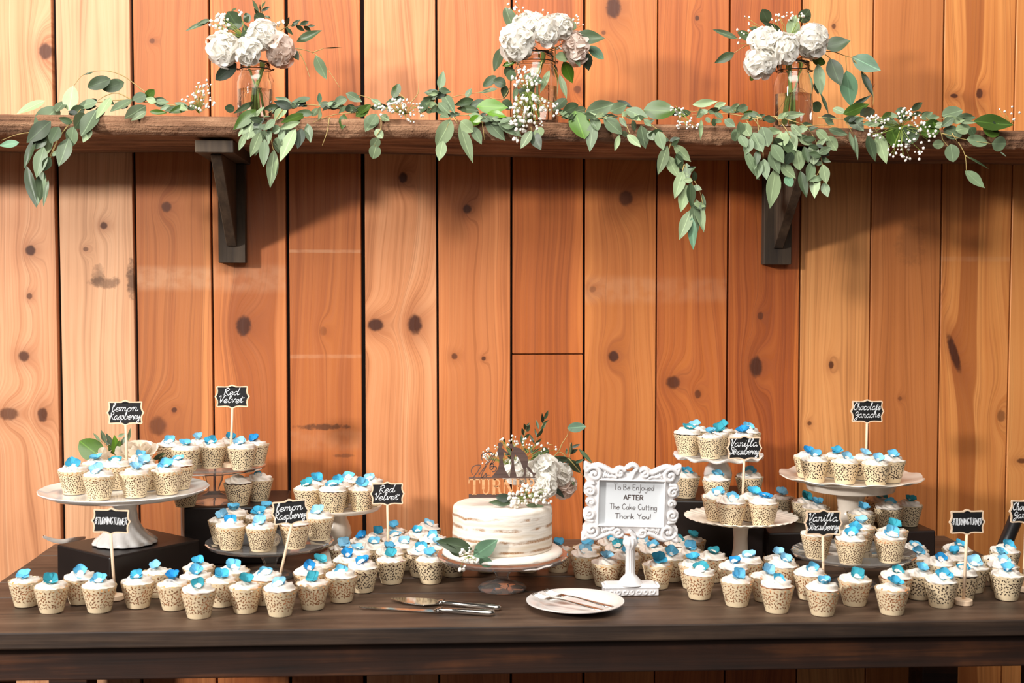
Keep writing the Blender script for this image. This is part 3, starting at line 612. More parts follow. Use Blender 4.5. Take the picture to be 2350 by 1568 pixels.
def sign(label, lines, bpx, base, surf_z, width_px, roll=0.0, pr=False, lean=0.0):
    """bpx: board centre pixel; base: stick foot (x,y) on the surface"""
    bx, by = base; c = ony(bpx[0], bpx[1], by); k = pxm(by); hw = width_px/k/2; hh = hw*0.70
    root = thing('chalkboard_sign', label, 'sign', (bx, by, surf_z+0.0006)); Lz = c.z-surf_z
    out = plaque(hw, hh); inn = inset(out, 0.0032)
    T = Matrix.Translation((c.x-bx, 0, Lz)) @ Matrix.Rotation(-roll, 4, 'Y')
    MB().prism(out, -0.0015, 0.0015).xform(T).obj('frame_board', 'pine', root, False)
    MB().prism(inn, -0.0019, -0.0014).xform(T).obj('slate_panel', 'board', root, False)
    tx = MB()
    if pr: write(tx, lines[0], PR, 0, -0.22*hh, 1.62*hw, 0.0013, -0.00215, 0.12, 0.16, 0.25*hh)
    else:
        wl = [hw*{'lemon': 1.36, 'Raspberry': 1.62, 'Red': 0.92, 'Velvet': 1.40, 'Vanilla': 1.48, 'Strawberry': 1.62, 'Chocolate': 1.56, 'Ganache': 1.52}[s_] for s_ in lines]
        for (s_, w_, z_) in zip(lines, wl, (0.13*hh, -0.50*hh)): write(tx, s_, GL, 0, z_, w_, 0.0015, -0.00215, 0.22, 0.05, 0.295*hh)
    tx.xform(T).obj('lettering', 'chalk', root, False)
    bot = T @ Vector((0, 0.0005, -hh*0.97))
    MB().tube([(0, 0, 0.005), tuple(Vector((0, 0, 0.005)).lerp(bot, 0.5)), tuple(bot)], 0.0030, 8).obj('stick', 'pine', root)
    MB().lathe([(0, 0), (0.0165, 0), (0.0175, 0.001), (0.0175, 0.0095), (0.0165, 0.0105), (0, 0.0105)], 28).obj('base_disc', 'pine', root, angle=40)
    SIGN_OBST.append((bx, by, surf_z)); return root
def gz(x, y, z): p = onz(x, y, z); return (p.x, p.y)
sign('black lemon Raspberry sign standing on the spiral footed white stand', ['lemon', 'Raspberry'], (288, 948), gz(293, 1116, S[1][2]), S[1][2], 84)
sign('black Red Velvet sign standing on the glass stand over the tall box', ['Red', 'Velvet'], (533, 911), gz(529, 1073, S[2][2]), S[2][2], 79)
sign('black hashtag TURNINGTURNER sign before the low black box', ['#TURNINGTURNER'], (255, 1197), gz(264, 1377, 0), 0, 88, -0.045, True)
sign('black lemon Raspberry sign tilted on the table beside the front row of cupcakes', ['lemon', 'Raspberry'], (666, 1176), gz(634, 1366, 0), 0, 87, 0.10)
sign('black Red Velvet sign standing among the cupcakes on the table', ['Red', 'Velvet'], (889, 1134), gz(892, 1300, 0), 0, 80)
sign('black Vanilla Strawberry sign standing on the pleated white stand', ['Vanilla', 'Strawberry'], (1708, 1029), gz(1703, 1187, S[6][2]), S[6][2], 85, 0.0)
sign('black Chocolate Ganache sign standing on the scalloped white stand', ['Chocolate', 'Ganache'], (1990, 945), gz(1987, 1092, S[7][2]), S[7][2], 82)
sign('black Vanilla Strawberry sign standing on the table before the glass stand', ['Vanilla', 'Strawberry'], (1889, 1201), gz(1890, 1366, 0), 0, 93, -0.01)
sign('black hashtag TURNINGTURNER sign with its round wooden base in full view', ['#TURNINGTURNER'], (2219, 1199), gz(2211, 1388, 0), 0, 89, 0.01, True)
sign('black Chocolate Ganache sign standing on the table at the table end', ['Chocolate', 'Ganache'], (2356, 1175), gz(2348, 1357, 0), 0, 88, -0.02)

# ------------------------------------------------------------------ cupcakes
WR_T, WR_B, WR_H = 0.0338, 0.0214, 0.050
def wrapper_mesh(style, seed):
    rs = np.random.RandomState(seed); nu, nv = 288, 66; SU, SV = 178.0, 50.0
    uu = (np.arange(nu)+0.5)/nu*SU; vv = (np.arange(nv)+0.5)/nv*SV; U, V = np.meshgrid(uu, vv, indexing='ij'); hole = np.zeros((nu, nv), bool)
    pts = []; lo, hi, md = ((4.5, 44, 3.7) if style == 'leaf' else (11, 44, 4.9))
    for _ in range(9000):
        q = rs.uniform(0, SU), rs.uniform(lo, hi)
        if all((min(abs(q[0]-a), SU-abs(q[0]-a)))**2+(q[1]-b)**2 > md*md for a, b, in pts): pts.append(q)
    for (a, b) in pts:
        dx = (U-a+SU/2) % SU-SU/2; dy = V-b; th = rs.uniform(0, PI); c, s_ = math.cos(th), math.sin(th); x = dx*c+dy*s_; y = -dx*s_+dy*c
        if style == 'leaf':
            Lh = rs.uniform(1.8, 2.6); w = rs.uniform(0.8, 1.15); hole |= (np.abs(x) < Lh) & (np.abs(y) < w*(1-(x/Lh)**2)*(1+0.25*x/Lh)+0.05)
        else:
            r0 = rs.uniform(1.9, 3.3); r = np.hypot(x, y+r0*0.6); an = np.arctan2(y+r0*0.6, x); sp = rs.uniform(1.0, 1.7)
            k = np.clip(1-((an-PI/2)/sp)**2, 0, 1); hole |= (np.abs(r-r0) < 1.15*k) & (k > 0.02)
            if rs.rand() < 0.35: hole |= (np.hypot(x-0.4, (y+r0*0.75)) < 0.55)
    sc = 14
    for k in range(sc if style == 'fili' else 20):   # little eyelets under the scalloped rim
        n_ = sc if style == 'fili' else 20
        dx = (U-(k+0.5)*SU/n_+SU/2) % SU-SU/2; hole |= (np.hypot(dx/1.6, (V-46.0)/0.9) < 1)
    mb = MB()
    for i in range(nu):
        a = 2*PI*i/nu
        for j in range(nv+1):
            v = j/nv; r = WR_B+(WR_T-WR_B)*(v**0.92); z = WR_H*v
            if v > 0.9: z += (v-0.9)/0.1*0.0016*(abs(math.sin(a*(7 if style == 'fili' else 10)))-0.5)
            mb.v.append((r*math.cos(a), r*math.sin(a), z+0.0003))
    m = nv+1
    mb.f = [(i*m+j, ((i+1) % nu)*m+j, ((i+1) % nu)*m+j+1, i*m+j+1) for i in range(nu) for j in range(nv) if not hole[i, j]]
    return mb.mesh('wrapper_'+style, 'wrap')
WRAP = {s_: [wrapper_mesh(s_, k) for k in (3, 8)] for s_ in ('leaf', 'fili')}
CAKE = {}; LINER = {}
for fl, lc in (('lemon', 'liner_tan'), ('vanilla', 'liner_tan'), ('red', 'liner_dark'), ('choc', 'liner_dark')):
    CAKE[fl] = MB().lathe([(0.0306, 0.0415), (0.0316, 0.0450), (0.029, 0.0475), (0.018, 0.050), (0, 0.0508)], 36).mesh('sponge_'+fl, 'cake_'+fl)
for lc in ('liner_tan', 'liner_brown', 'liner_dark'):
    LINER[lc] = MB().lathe([(0, 0.0006), (0.0195, 0.0006), (0.0203, 0.002), (0.0303, 0.0425)], 36).mesh(lc, lc)
def frosting_mesh(seed):
    rs = np.random.RandomState(seed); nu, nt = 84, 26; mb = MB(); ph = rs.uniform(0, 6); nR = 8
    for i in range(nu):
        a = 2*PI*i/nu
        for j in range(nt):
            t_ = j/(nt-1); R = 0.0296*(1-t_**1.25)**0.80*(1+0.05*math.sin(PI*min(1, t_*2.2))) + 0.0006
            sp = a+2*PI*2.0*t_+ph; Z = 0.0462+0.0185*t_**0.92
            rid = 0.5+0.5*math.cos(nR*(a+1.9*t_)+ph); rid = rid**0.6; env = math.sin(PI*min(1, 0.18+t_*0.9))
            ter = math.sin(sp)
            r = R*(1+0.13*(rid-0.5)*env+0.07*ter*env); z = Z+0.0018*ter*env+0.0024*(rid-0.4)*env
            wob = 1+0.025*math.sin(2*a+ph*2)
            mb.v.append((r*wob*math.cos(a), r*wob*math.sin(a), z))
    m = nt; mb.f = [(i*m+j, ((i+1) % nu)*m+j, ((i+1) % nu)*m+j+1, i*m+j+1) for i in range(nu) for j in range(nt-1)]
    mb.f.append(tuple(i*m+nt-1 for i in range(nu))); mb.f.append(tuple(i*m for i in range(nu))[::-1])
    return mb.mesh('buttercream', 'frost')
FROST = [frosting_mesh(k) for k in range(4)]
def petal_mesh(col, seed, L=0.0150, Wd=0.0165):
    rs = np.random.RandomState(seed); mb = MB(); n, m = 6, 6; cup = rs.uniform(0.2, 0.5); fl = rs.uniform(-0.3, 0.3)
    for i in range(n+1):
        t_ = i/n; hw = Wd/2*math.sin(PI*min(0.985, 0.07+0.86*t_**0.75))**0.62*(0.35+0.75*min(1, t_*1.6)) if t_ > 0 else Wd*0.07
        for j in range(m+1):
            s_ = -1+2*j/m; y = L*(t_-0.10*s_*s_*t_-0.05*math.exp(-(s_/0.25)**2)*(t_ > .9)); z = cup*hw*s_*s_+0.0035*t_*t_*(0.6+fl)+0.0006*math.sin(5*s_+seed)*t_
            mb.v.append((hw*s_, y, z))
    mb.f = [(i*(m+1)+j, i*(m+1)+j+1, (i+1)*(m+1)+j+1, (i+1)*(m+1)+j) for i in range(n) for j in range(m)]
    return mb.mesh('blue_petal', 'pet_'+col)
PCOL = ['pale', 'sky', 'cyan', 'teal', 'deep']
PET = {c: [petal_mesh(c, k) for k in range(3)] for c in PCOL}
HEART = {c: MB().blob((0, 0, 0.0012), 0.0016, 1).mesh('flower_heart', 'pet_'+c) for c in PCOL}
NCUP = [0]
def cupcake(x, y, z, fl, style, label, group, col=None, fdx=0.0, fsc=1.0):
    r = random; c = thing('cupcake', label, 'cupcake', (x, y, z), 0, group)
    w = link('wrapper', WRAP[style][r.randrange(2)], c); w.rotation_euler.z = r.uniform(0, 6.28)
    k = link('sponge', CAKE[fl], c); link('liner', LINER['liner_dark' if fl in ('red', 'choc') else ('liner_tan' if style == 'fili' else 'liner_brown')], c)
    f = link('frosting', FROST[r.randrange(4)], c); f.rotation_euler.z = r.uniform(-0.9, 0.9); f.scale = (1, 1, r.uniform(0.94, 1.1))
    cl = col or r.choices(PCOL, (3, 5, 4, 2, 1))[0]
    g = link('flower', HEART[cl], c); g.location = (fdx+r.uniform(-0.002, 0.002), -0.0055+r.uniform(-0.003, 0.001), 0.0605)
    g.rotation_euler = Euler((r.uniform(0.25, 0.80), r.uniform(-0.3, 0.3), 0)); sc = r.uniform(1.12, 1.38)*fsc
    a0 = PI/4+r.uniform(-0.5, 0.5); el = r.uniform(0.30, 0.65) if fsc > 0.8 else 0.3
    for q in range(4):
        p = link('petal', PET[cl][r.randrange(3)], g)
        p.matrix_basis = Matrix.Rotation(a0+q*PI/2+r.uniform(-.15, .15), 4, 'Z') @ Matrix.Rotation(el+r.uniform(-.2, .2), 4, 'X') @ Matrix.Scale(sc, 4)
    NCUP[0] += 1; return c
FZ = 0.067
CNAME = dict(pale='palest blue', sky='sky blue', cyan='bright blue', teal='blue green', deep='deep blue')
def relax(pts, fixed, lim=None, md=0.0690, it=400):
    P_ = [list(q) for q in pts]
    for _ in range(it):
        for i in range(len(P_)):
            for j in range(i+1, len(P_)):
                dx = P_[i][0]-P_[j][0]; dy = P_[i][1]-P_[j][1]; d = math.hypot(dx, dy)
                if d < md:
                    if d < 1e-6: dx, dy, d = 0.01, 0.003, 0.0104
                    k = (md-d)/d*0.26; P_[i][0] += dx*k; P_[i][1] += dy*k; P_[j][0] -= dx*k; P_[j][1] -= dy*k
            for (ox, oy, orad) in fixed:
                dx = P_[i][0]-ox; dy = P_[i][1]-oy; d = math.hypot(dx, dy)
                if d < orad:
                    if d < 1e-6: dx, dy, d = 0.004, 0.004, 0.0057
                    k = (orad-d)/d*0.5; P_[i][0] += dx*k; P_[i][1] += dy*k
            if lim: P_[i] = list(lim(P_[i]))
    return P_
def field(px, z, fl, style, label, group, fixed=(), lim=None, fsc=1.0):
    pts = []
    for (x, y) in px:
        q = onz(x, y, z+FZ); pts.append((q.x, q.y+0.005))
    out = relax(pts, fixed, lim)
    for (x, y) in out:
        cl = random.choices(PCOL, (3, 5, 4, 2, 1))[0]; cupcake(x, y, z+0.0006, fl, style, label.replace(' cupcake', ' cupcake with %s flower' % CNAME[cl], 1), group, cl, 0.0, fsc)
    return out
def disc_lim(k, rad):
    cx, cy, _ = S[k]
    def f(p):
        dx, dy = p[0]-cx, p[1]-cy; d = math.hypot(dx, dy); return (cx+dx*rad/d, cy+dy*rad/d) if d > rad else p
    return f
def obst(z, r=0.0415): return [(a, b, r) for a, b, c in SIGN_OBST if abs(c-z) < 1e-6]
# on the stands and boxes
field([(168, 1063), (220, 1047), (226, 1074), (265, 1054), (312, 1069), (318, 1043), (337, 1055), (380, 1063), (404, 1054)], S[1][2], 'lemon', 'leaf',
      'lemon cupcake on the spiral footed white stand', 'cupcakes on the spiral footed stand', obst(S[1][2]), disc_lim(1, 0.140))
field([(404, 1010), (432, 1012), (459, 1003), (489, 1009), (530, 1002), (557, 1012), (578, 1005)], S[2][2], 'red', 'leaf',
      'red velvet cupcake on the glass stand over the tall box', 'cupcakes on the glass stand over the box', obst(S[2][2]), disc_lim(2, 0.100))
def lim_box2(p): return p
field([(448, 1094), (516, 1091), (590, 1086)], H2, 'red', 'leaf', 'red velvet cupcake on the tall black box under the glass stand', 'cupcakes on the tall box', [(S[2][0], S[2][1], 0.075)], None, 0.62)
field([(527, 1164), (513, 1179), (530, 1190), (609, 1155), (588, 1170), (596, 1193), (676, 1188), (732, 1171)], S[3][2], 'lemon', 'leaf',
      'lemon cupcake on the glass stand on the table', 'lemon cupcakes on the glass stand', (), disc_lim(3, 0.112))
field([(707, 1107), (730, 1095), (766, 1111), (778, 1098), (797, 1093), (834, 1107), (847, 1097)], S[4][2], 'red', 'leaf',
      'red velvet cupcake on the plain white stand with rounded stem', 'cupcakes on the plain white stand', (), disc_lim(4, 0.078))
field([(1585, 981), (1594, 969), (1634, 986), (1648, 977), (1667, 971), (1701, 984), (1714, 975)], S[5][2], 'choc', 'leaf',
      'chocolate cupcake on the small ruffled white stand', 'cupcakes on the ruffled stand', (), disc_lim(5, 0.082))
field([(1657, 1130), (1674, 1142), (1731, 1128), (1746, 1141)], S[6][2], 'vanilla', 'leaf', 'vanilla strawberry cupcake on the pleated white stand', 'cupcakes on the pleated stand', obst(S[6][2]), disc_lim(6, 0.092))
field([(1868, 1033), (1885, 1042), (1923, 1033), (1943, 1045), (1974, 1036), (2003, 1047), (2032, 1043)], S[7][2], 'choc', 'fili',
      'chocolate cupcake on the scalloped white stand', 'cupcakes on the scalloped stand', obst(S[7][2]), disc_lim(7, 0.115))
field([(1876, 1210), (1955, 1222), (1962, 1206), (1975, 1195), (2045, 1218), (2050, 1202)], S[8][2], 'vanilla', 'leaf',
      'vanilla strawberry cupcake on the glass stand on the table', 'vanilla cupcakes on the glass stand', (), disc_lim(8, 0.104))
field([(1576, 1079), (1646, 1086), (1721, 1080)], H3, 'choc', 'leaf', 'chocolate cupcake on the tall black box under the ruffled stand', 'cupcakes on the tall right box', [(S[5][0], S[5][1], 0.068)])
field([(1794, 1128), (1848, 1137), (1903, 1149), (1973, 1159), (2029, 1151), (2087, 1144), (2021, 1135)], H4, 'choc', 'leaf',
      'chocolate cupcake on the wide low black box around the scalloped stand', 'cupcakes on the low wide box', [(S[7][0], S[7][1], 0.088)])
# on the table
feet = [(S[3][0], S[3][1], 0.139+0.028), (S[8][0], S[8][1], 0.131+0.026), (S[9][0], S[9][1], 0.139+0.026)]+[(S[4][0], S[4][1], 0.051+0.0345), (S[6][0], S[6][1], 0.057+0.034)]
TB_OB = feet+obst(0)
fr = onz(1446, 1362, 0); TB_OB.append((fr.x-0.03, fr.y, 0.058)); TB_OB.append((fr.x+0.03, fr.y, 0.058)); TB_OB.append((fr.x, fr.y, 0.058))
T_L1 = [(57, 1315), (116, 1328), (183, 1310), (226, 1327), (315, 1318), (360, 1296), (401, 1321), (455, 1286), (446, 1307), (455, 1339), (507, 1315), (537, 1293), (563, 1328), (609, 1312), (642, 1335), (712, 1296), (726, 1283), (717, 1321), (783, 1306)]
T_L2 = [(832, 1286), (802, 1268), (782, 1251), (813, 1225), (848, 1240), (869, 1253), (897, 1267), (868, 1218), (901, 1206), (910, 1224), (926, 1240), (953, 1218), (981, 1201), (993, 1227), (961, 1254), (990, 1268), (1012, 1243), (1048, 1255), (745, 1252), (1119, 1245)]
T_C = [(1244, 1244), (1285, 1243), (1329, 1241), (1343, 1258), (1391, 1274), (1390, 1236), (1419, 1248), (1437, 1262), (1472, 1238), (1504, 1251), (1533, 1261), (1501, 1282), (1558, 1236), (1587, 1225), (1583, 1252)]
T_R1 = [(1593, 1279), (1607, 1300), (1636, 1265), (1686, 1287), (1693, 1315), (1717, 1274), (1759, 1305), (1785, 1328), (1797, 1267), (1799, 1282), (1860, 1301), (1890, 1334), (1964, 1314), (2061, 1309), (2050, 1332)]
T_R2 = [(2099, 1254), (2140, 1273), (2113, 1302), (2159, 1316), (2199, 1247), (2191, 1265), (2235, 1285), (2211, 1303), (2309, 1250), (2293, 1266), (2328, 1285), (2314, 1302), (2032, 1268)]
allpx = T_L1+T_L2+T_C+T_R1+T_R2
ini = [(lambda q: (q.x, q.y+0.005))(onz(x, y, FZ)) for x, y in allpx]
BX3 = onz(1545, 1149, H3); BX3b = onz(1752, 1149, H3); BX4 = onz(1752, 1224, H4); BX4b = onz(2148, 1218, H4)
def tlim(p):
    hi = tb(p[0])-0.036
    if BX3.x-0.033 < p[0] < BX3b.x+0.033: hi = min(hi, BX3.y-0.047)
    if BX4.x-0.03 < p[0] < BX4b.x+0.033: hi = min(hi, min(BX4.y, BX4b.y)-0.037)
    return (p[0], max(tf(p[0])+0.03, min(hi, p[1])))
pos = relax(ini, TB_OB, tlim)
INFO = [(len(T_L1), 'lemon', 'lemon cupcake with %s flower beside the low black box, %s', 'lemon cupcakes on the table'),
        (len(T_L2), 'red', 'red velvet cupcake with %s flower beside the wedding cake, %s', 'red velvet cupcakes on the table'),
        (len(T_C), 'lemon', 'golden cupcake with %s flower near the framed notice, %s', 'golden cupcakes behind the framed notice'),
        (len(T_R1), 'vanilla', 'vanilla strawberry cupcake with %s flower before the pleated stand, %s', 'vanilla cupcakes on the table'),
        (len(T_R2), 'choc', 'chocolate cupcake with %s flower at the table end, %s', 'chocolate cupcakes on the table')]
k0 = 0
for n_, fl, lab, grp in INFO:
    for (x, y) in pos[k0:k0+n_]:
        cl = random.choices(PCOL, (3, 5, 4, 2, 1))[0]; fd = (y-tf(x)); row = 'at the table front' if fd < 0.17 else ('mid table' if fd < 0.42 else 'nearer the wall')
        cupcake(x, y, 0.0006, fl, 'fili', lab % (CNAME[cl], row), grp, cl)
    k0 += n_

# ------------------------------------------------------------------ wedding cake, topper
cx, cy, cz = S[9][0], S[9][1], 0.070
o = MB().lathe([(0, 0.0), (0.124, 0.0), (0.127, 0.003), (0.126, 0.007), (0.120, 0.011), (0.104, 0.0125), (0, 0.0125)], 120, lambda r, z, a, j: (r*(1+(0.008*noise.noise((5*math.cos(a), 5*math.sin(a), z*60)) if r > 0.1 else 0)), z+(0.001*noise.noise((9*math.cos(a), 9*math.sin(a), 3)) if 0.006 < z < 0.012 else 0), a)).obj('cake_board', 'frost', angle=60)
o.location = (cx, cy, cz+0.0072); tag(o, 'round white iced board under the wedding cake', 'cake board')
CB = cz+0.0072+0.0131
cake = thing('wedding_cake', 'round semi naked white wedding cake with sponge showing through', 'cake', (cx, cy, CB))
RC, HC = 0.105, 0.092
MB().lathe([(0, 0), (RC-0.002, 0), (RC, 0.003), (RC+0.0006, 0.03), (RC-0.0005, 0.05), (RC+0.0005, 0.07), (RC, HC-0.008), (RC-0.002, HC-0.003), (RC-0.007, HC), (0.05, HC+0.0006), (0, HC+0.0006)], 120,
           lambda r, z, a, j: (r*(1+0.006*noise.noise((2.5*math.cos(a), 2.5*math.sin(a), z*40))), z+(0.0012*noise.noise((3*r*40*math.cos(a), 3*r*40*math.sin(a), 1)) if z > HC-0.001 else 0), a)).obj('cake_body', 'naked', cake, angle=70)
CT = CB+HC
# topper in its own (x,z) plane; trace units: crop pixels of the cut-out, 6.273 per photo pixel
YTp = cy-0.035
def tp(x, y): q = ony(1060+x/6.273, 930+y/6.273, YTp); return (q.x, q.z)
top = thing('cake_topper', 'laser cut wooden cake topper reading TURNER with a couple in silhouette', 'cake topper', (cx, YTp, CT))
mb = MB()
bar0 = tp(98, 1285); bar1 = tp(705, 1330)
mb.prism([(bar0[0], bar1[1]), (bar1[0]+0.075, bar1[1]), (bar1[0]+0.075, bar0[1]), (bar0[0], bar0[1])], YTp-0.0015, YTp+0.0015)
mb.prism([(tp(560, 0)[0], CT-0.03), (tp(620, 0)[0], CT-0.03), (tp(620, 0)[0], bar1[1]+0.002), (tp(560, 0)[0], bar1[1]+0.002)], YTp-0.0014, YTp+0.0014)
mb.prism([(tp(100, 0)[0], tp(0, 1058)[1]), (tp(1060, 0)[0], tp(0, 1058)[1]), (tp(1060, 0)[0], tp(0, 1042)[1]), (tp(100, 0)[0], tp(0, 1042)[1])], YTp-0.0014, YTp+0.0014)
mb.obj('base_bar', 'topper', top, False, world=True)
def circ(c, r, a0, a1, n=12): return [(c[0]+r*math.cos(a), c[1]+r*math.sin(a)) for a in np.linspace(a0, a1, n)]
bride = [(532, 606)]+circ((553, 572), 36, 2.3, 2*PI+0.75, 14)+[(572, 612), (598, 634), (640, 672), (690, 690), (688, 706), (636, 694), (600, 672), (604, 716), (588, 772), (600, 850), (622, 930), (658, 990), (690, 1045), (420, 1045), (470, 985), (512, 930), (536, 860), (538, 772), (516, 716), (508, 660), (514, 628)]
groom = [(722, 622)]+circ((712, 590), 33, 1.3, 2*PI+0.3, 14)+[(776, 606), (836, 622), (905, 678), (944, 740), (952, 810), (945, 870), (985, 910), (1025, 970), (1068, 985), (1030, 1045), (1020, 1000), (960, 945), (925, 890), (925, 960), (905, 1045), (880, 1045), (895, 960), (872, 890), (838, 800), (800, 744), (768, 716), (748, 760), (752, 840), (760, 930), (786, 1002), (785, 1045), (684, 1045), (702, 950), (716, 850), (708, 770), (700, 708), (716, 668), (742, 642)]
MB().prism([tp(*q) for q in bride[::-1]], YTp-0.0015, YTp+0.0015).obj('figure', 'topper', top, False, world=True)
MB().prism([tp(*q) for q in groom[::-1]], YTp-0.0015, YTp+0.0015).obj('figure', 'topper', top, False, world=True)
mb = MB(); kk = 1/6.273/pxm(YTp)
for st, w in (([(150, 1000), (135, 950), (160, 890), (220, 865), (270, 870), (250, 920), (190, 1010), (160, 1045)], 10), ([(250, 1000), (300, 930), (350, 870), (335, 910), (290, 990), (285, 1040), (310, 1030)], 10), ([(310, 1030), (330, 1000), (350, 985), (345, 1030), (370, 1010), (400, 1010)], 9),
              ([(300, 800), (280, 750), (300, 700), (360, 680), (440, 690), (400, 770), (340, 860)], 10), ([(360, 860), (420, 780), (470, 700), (455, 780), (410, 860), (450, 830), (500, 760)], 9), ([(400, 880), (420, 840), (460, 870), (430, 930), (400, 900), (450, 880), (500, 900), (480, 950), (440, 960)], 12)):
    mb.ribbon([Vector(q) for q in catmull([Vector(tp(*q)) for q in st], 5)], w*kk*1.2, YTp-0.0014, YTp+0.0014)
mb.obj('script_lettering', 'topper', top, False, world=True)
# TURNER in cut-out serif capitals: (thick strokes, thin strokes) in unit height boxes
def serif(ch):
    B = []  # ribbons (pts, width)
    def stem(x): B.append(([(x, 0.03), (x, .97)], .20)); B.append(([(x-.17, .03), (x+.17, .03)], .06)); B.append(([(x-.17, .97), (x+.17, .97)], .06))
    if ch == 'T': B += [([(.42, 0.03), (.42, .97)], .20), ([(.25, .03), (.59, .03)], .06), ([(0, .96), (.84, .96)], .07), ([(.02, .97), (.0, .72)], .07), ([(.82, .97), (.84, .72)], .07)]; w = .84
    elif ch == 'U': B += [([(.17, .97), (.17, .35)], .20), ([(0, .97), (.34, .97)], .06), (catmull([Vector(q) for q in [(.17, .36), (.2, .14), (.36, .05), (.52, .12), (.58, .35), (.58, .97)]], 5), .09), ([(.44, .97), (.72, .97)], .06)]; w = .72
    elif ch == 'R': stem(.17); B += [(catmull([Vector(q) for q in [(.2, .95), (.45, .94), (.6, .74), (.48, .55), (.22, .52)]], 5), .11), (catmull([Vector(q) for q in [(.38, .52), (.55, .38), (.62, .1), (.76, .03)]], 5), .14)]; w = .78
    elif ch == 'N': B += [([(.12, .03), (.12, .97)], .07), ([(.72, .03), (.72, .97)], .07), ([(.1, .95), (.72, .05)], .19), ([(0, .03), (.26, .03)], .06), ([(.0, .97), (.2, .97)], .06), ([(.58, .97), (.86, .97)], .06)]; w = .86
    else: stem(.17); B += [([(.17, .96), (.66, .96)], .07), ([(.65, .97), (.67, .76)], .06), ([(.17, .51), (.5, .51)], .07), ([(.5, .62), (.5, .4)], .05), ([(.17, .04), (.68, .04)], .07), ([(.67, .03), (.70, .26)], .06)]; w = .70
    return B, w
mb = MB(); lets = [serif(c) for c in 'TURNER']; tot = sum(w for _, w in lets)+0.10*5
xa, zt_ = tp(100, 1062); xb, zb_ = tp(1068, 1283); pen = 0
for B, w in lets:
    for pts, wd_ in B: mb.ribbon([Vector((xa+(pen+q[0])/tot*(xb-xa), zb_+q[1]*(zt_-zb_))) for q in pts], wd_*(xb-xa)/tot, YTp-0.0022, YTp+0.0012, False)
    pen += w+0.10
mb.obj('name_lettering', 'topper_name', top, False, world=True)

# ------------------------------------------------------------------ framed notice on a column
ft = thing('framed_notice', 'white ornate framed notice reading To Be Enjoyed AFTER The Cake Cutting on a fluted column', 'sign', (fr.x, fr.y, 0.0006))
Yf = fr.y; FC = ony(1448, 1153, Yf); fx, fz = FC.x-fr.x, FC.z-0.0006
NX, NZ = 200, 168; WX, WZ = 0.202, 0.170; IX, IZ = 0.0665, 0.0460
gx = np.linspace(-WX/2, WX/2, NX+1); gzv = np.linspace(-WZ/2, WZ/2, NZ+1); GX, GZ = np.meshgrid(gx, gzv, indexing='ij')
def spiral(c, r, a0, turns, sgn=1, shrink=0.9): return [(c[0]+r*(1-shrink*t_)*math.cos(a0+sgn*2*PI*turns*t_), c[1]+r*(1-shrink*t_)*math.sin(a0+sgn*2*PI*turns*t_)) for t_ in np.linspace(0, 1, 34)]
curves = []
def sc(pts, w, h): curves.append((np.array([tuple(q) for q in pts]), w, h))
for sx in (-1, 1):
    for sz in (-1, 1):
        m = lambda pts: [(sx*a, sz*b) for a, b in pts]
        sc(m(spiral((0.079, 0.059), 0.0165, 0.4, 1.35)), 0.0048, 0.0075)             # corner scroll
        sc(m(catmull([Vector(q) for q in [(0.094, 0.066), (0.098, 0.078), (0.086, 0.0735), (0.070, 0.076), (0.052, 0.069), (0.040, 0.064), (0.028, 0.068)]], 5)), 0.0050, 0.0065)
        sc(m(spiral((0.0255, 0.0625), 0.0105, 2.6, 1.2, -1)), 0.0038, 0.0070)        # top/bottom scroll
        sc(m(catmull([Vector(q) for q in [(0.058, 0.060), (0.050, 0.056), (0.042, 0.0565), (0.034, 0.053)]], 5)), 0.0034, 0.0050)
        for k in range(3): sc(m([(0.060-0.004*k, 0.054+0.001*k), (0.056-0.0035*k, 0.064-0.002*k)]), 0.0020, 0.0046)
        sc(m(spiral((0.0865, 0.024), 0.0105, 1.2, 1.25)), 0.0040, 0.0072)            # side scroll
        sc(m(catmull([Vector(q) for q in [(0.080, 0.040), (0.091, 0.038), (0.0945, 0.030)]], 5)), 0.0038, 0.0058)
    sc([(sx*q[0], q[1]) for q in spiral((0.0835, 0.0), 0.0075, 0, 1.1)], 0.0036, 0.0060)
sc(catmull([Vector(q) for q in [(-0.010, 0.074), (0, 0.080), (0.010, 0.074), (0.004, 0.066), (0, 0.055)]], 5), 0.0042, 0.0070)
sc(catmull([Vector(q) for q in [(-0.010, -0.074), (0, -0.078), (0.010, -0.074), (0, -0.060)]], 5), 0.0042, 0.0065)
Hh = np.zeros_like(GX); cov = np.zeros(GX.shape, bool)
for pts, w, h in curves:
    dmin = np.full(GX.shape, 1e9)
    for a, b in zip(pts[:-1], pts[1:]):
        d = b-a; L2 = (d*d).sum()+1e-12; tt = np.clip(((GX-a[0])*d[0]+(GZ-a[1])*d[1])/L2, 0, 1)
        dmin = np.minimum(dmin, np.hypot(GX-a[0]-tt*d[0], GZ-a[1]-tt*d[1]))
    Hh = np.maximum(Hh, h*np.sqrt(np.clip(1-(dmin/w)**2, 0, 1))); cov |= dmin < w*1.25
base_in = (np.abs(GX) < 0.0865) & (np.abs(GZ) < 0.0665)
for sx in (-1, 1):
    for c, r in (((sx*0.079, 0.059), .021), ((sx*0.079, -0.059), .021), ((sx*0.0865, 0.024), .0135), ((sx*0.0865, -0.024), .0135), ((sx*0.0835, 0), .011), ((sx*0.0255, 0.0625), .0145), ((sx*0.0255, -0.0625), .0145)):
        cov |= np.hypot(GX-c[0], GZ-c[1]) < r
solid = (cov | base_in) & ~((np.abs(GX) < IX) & (np.abs(GZ) < IZ))
edge = np.maximum(np.abs(GX)-IX, np.abs(GZ)-IZ)
rimh = 0.0055*np.exp(-((edge-0.0025)/0.0022)**2)
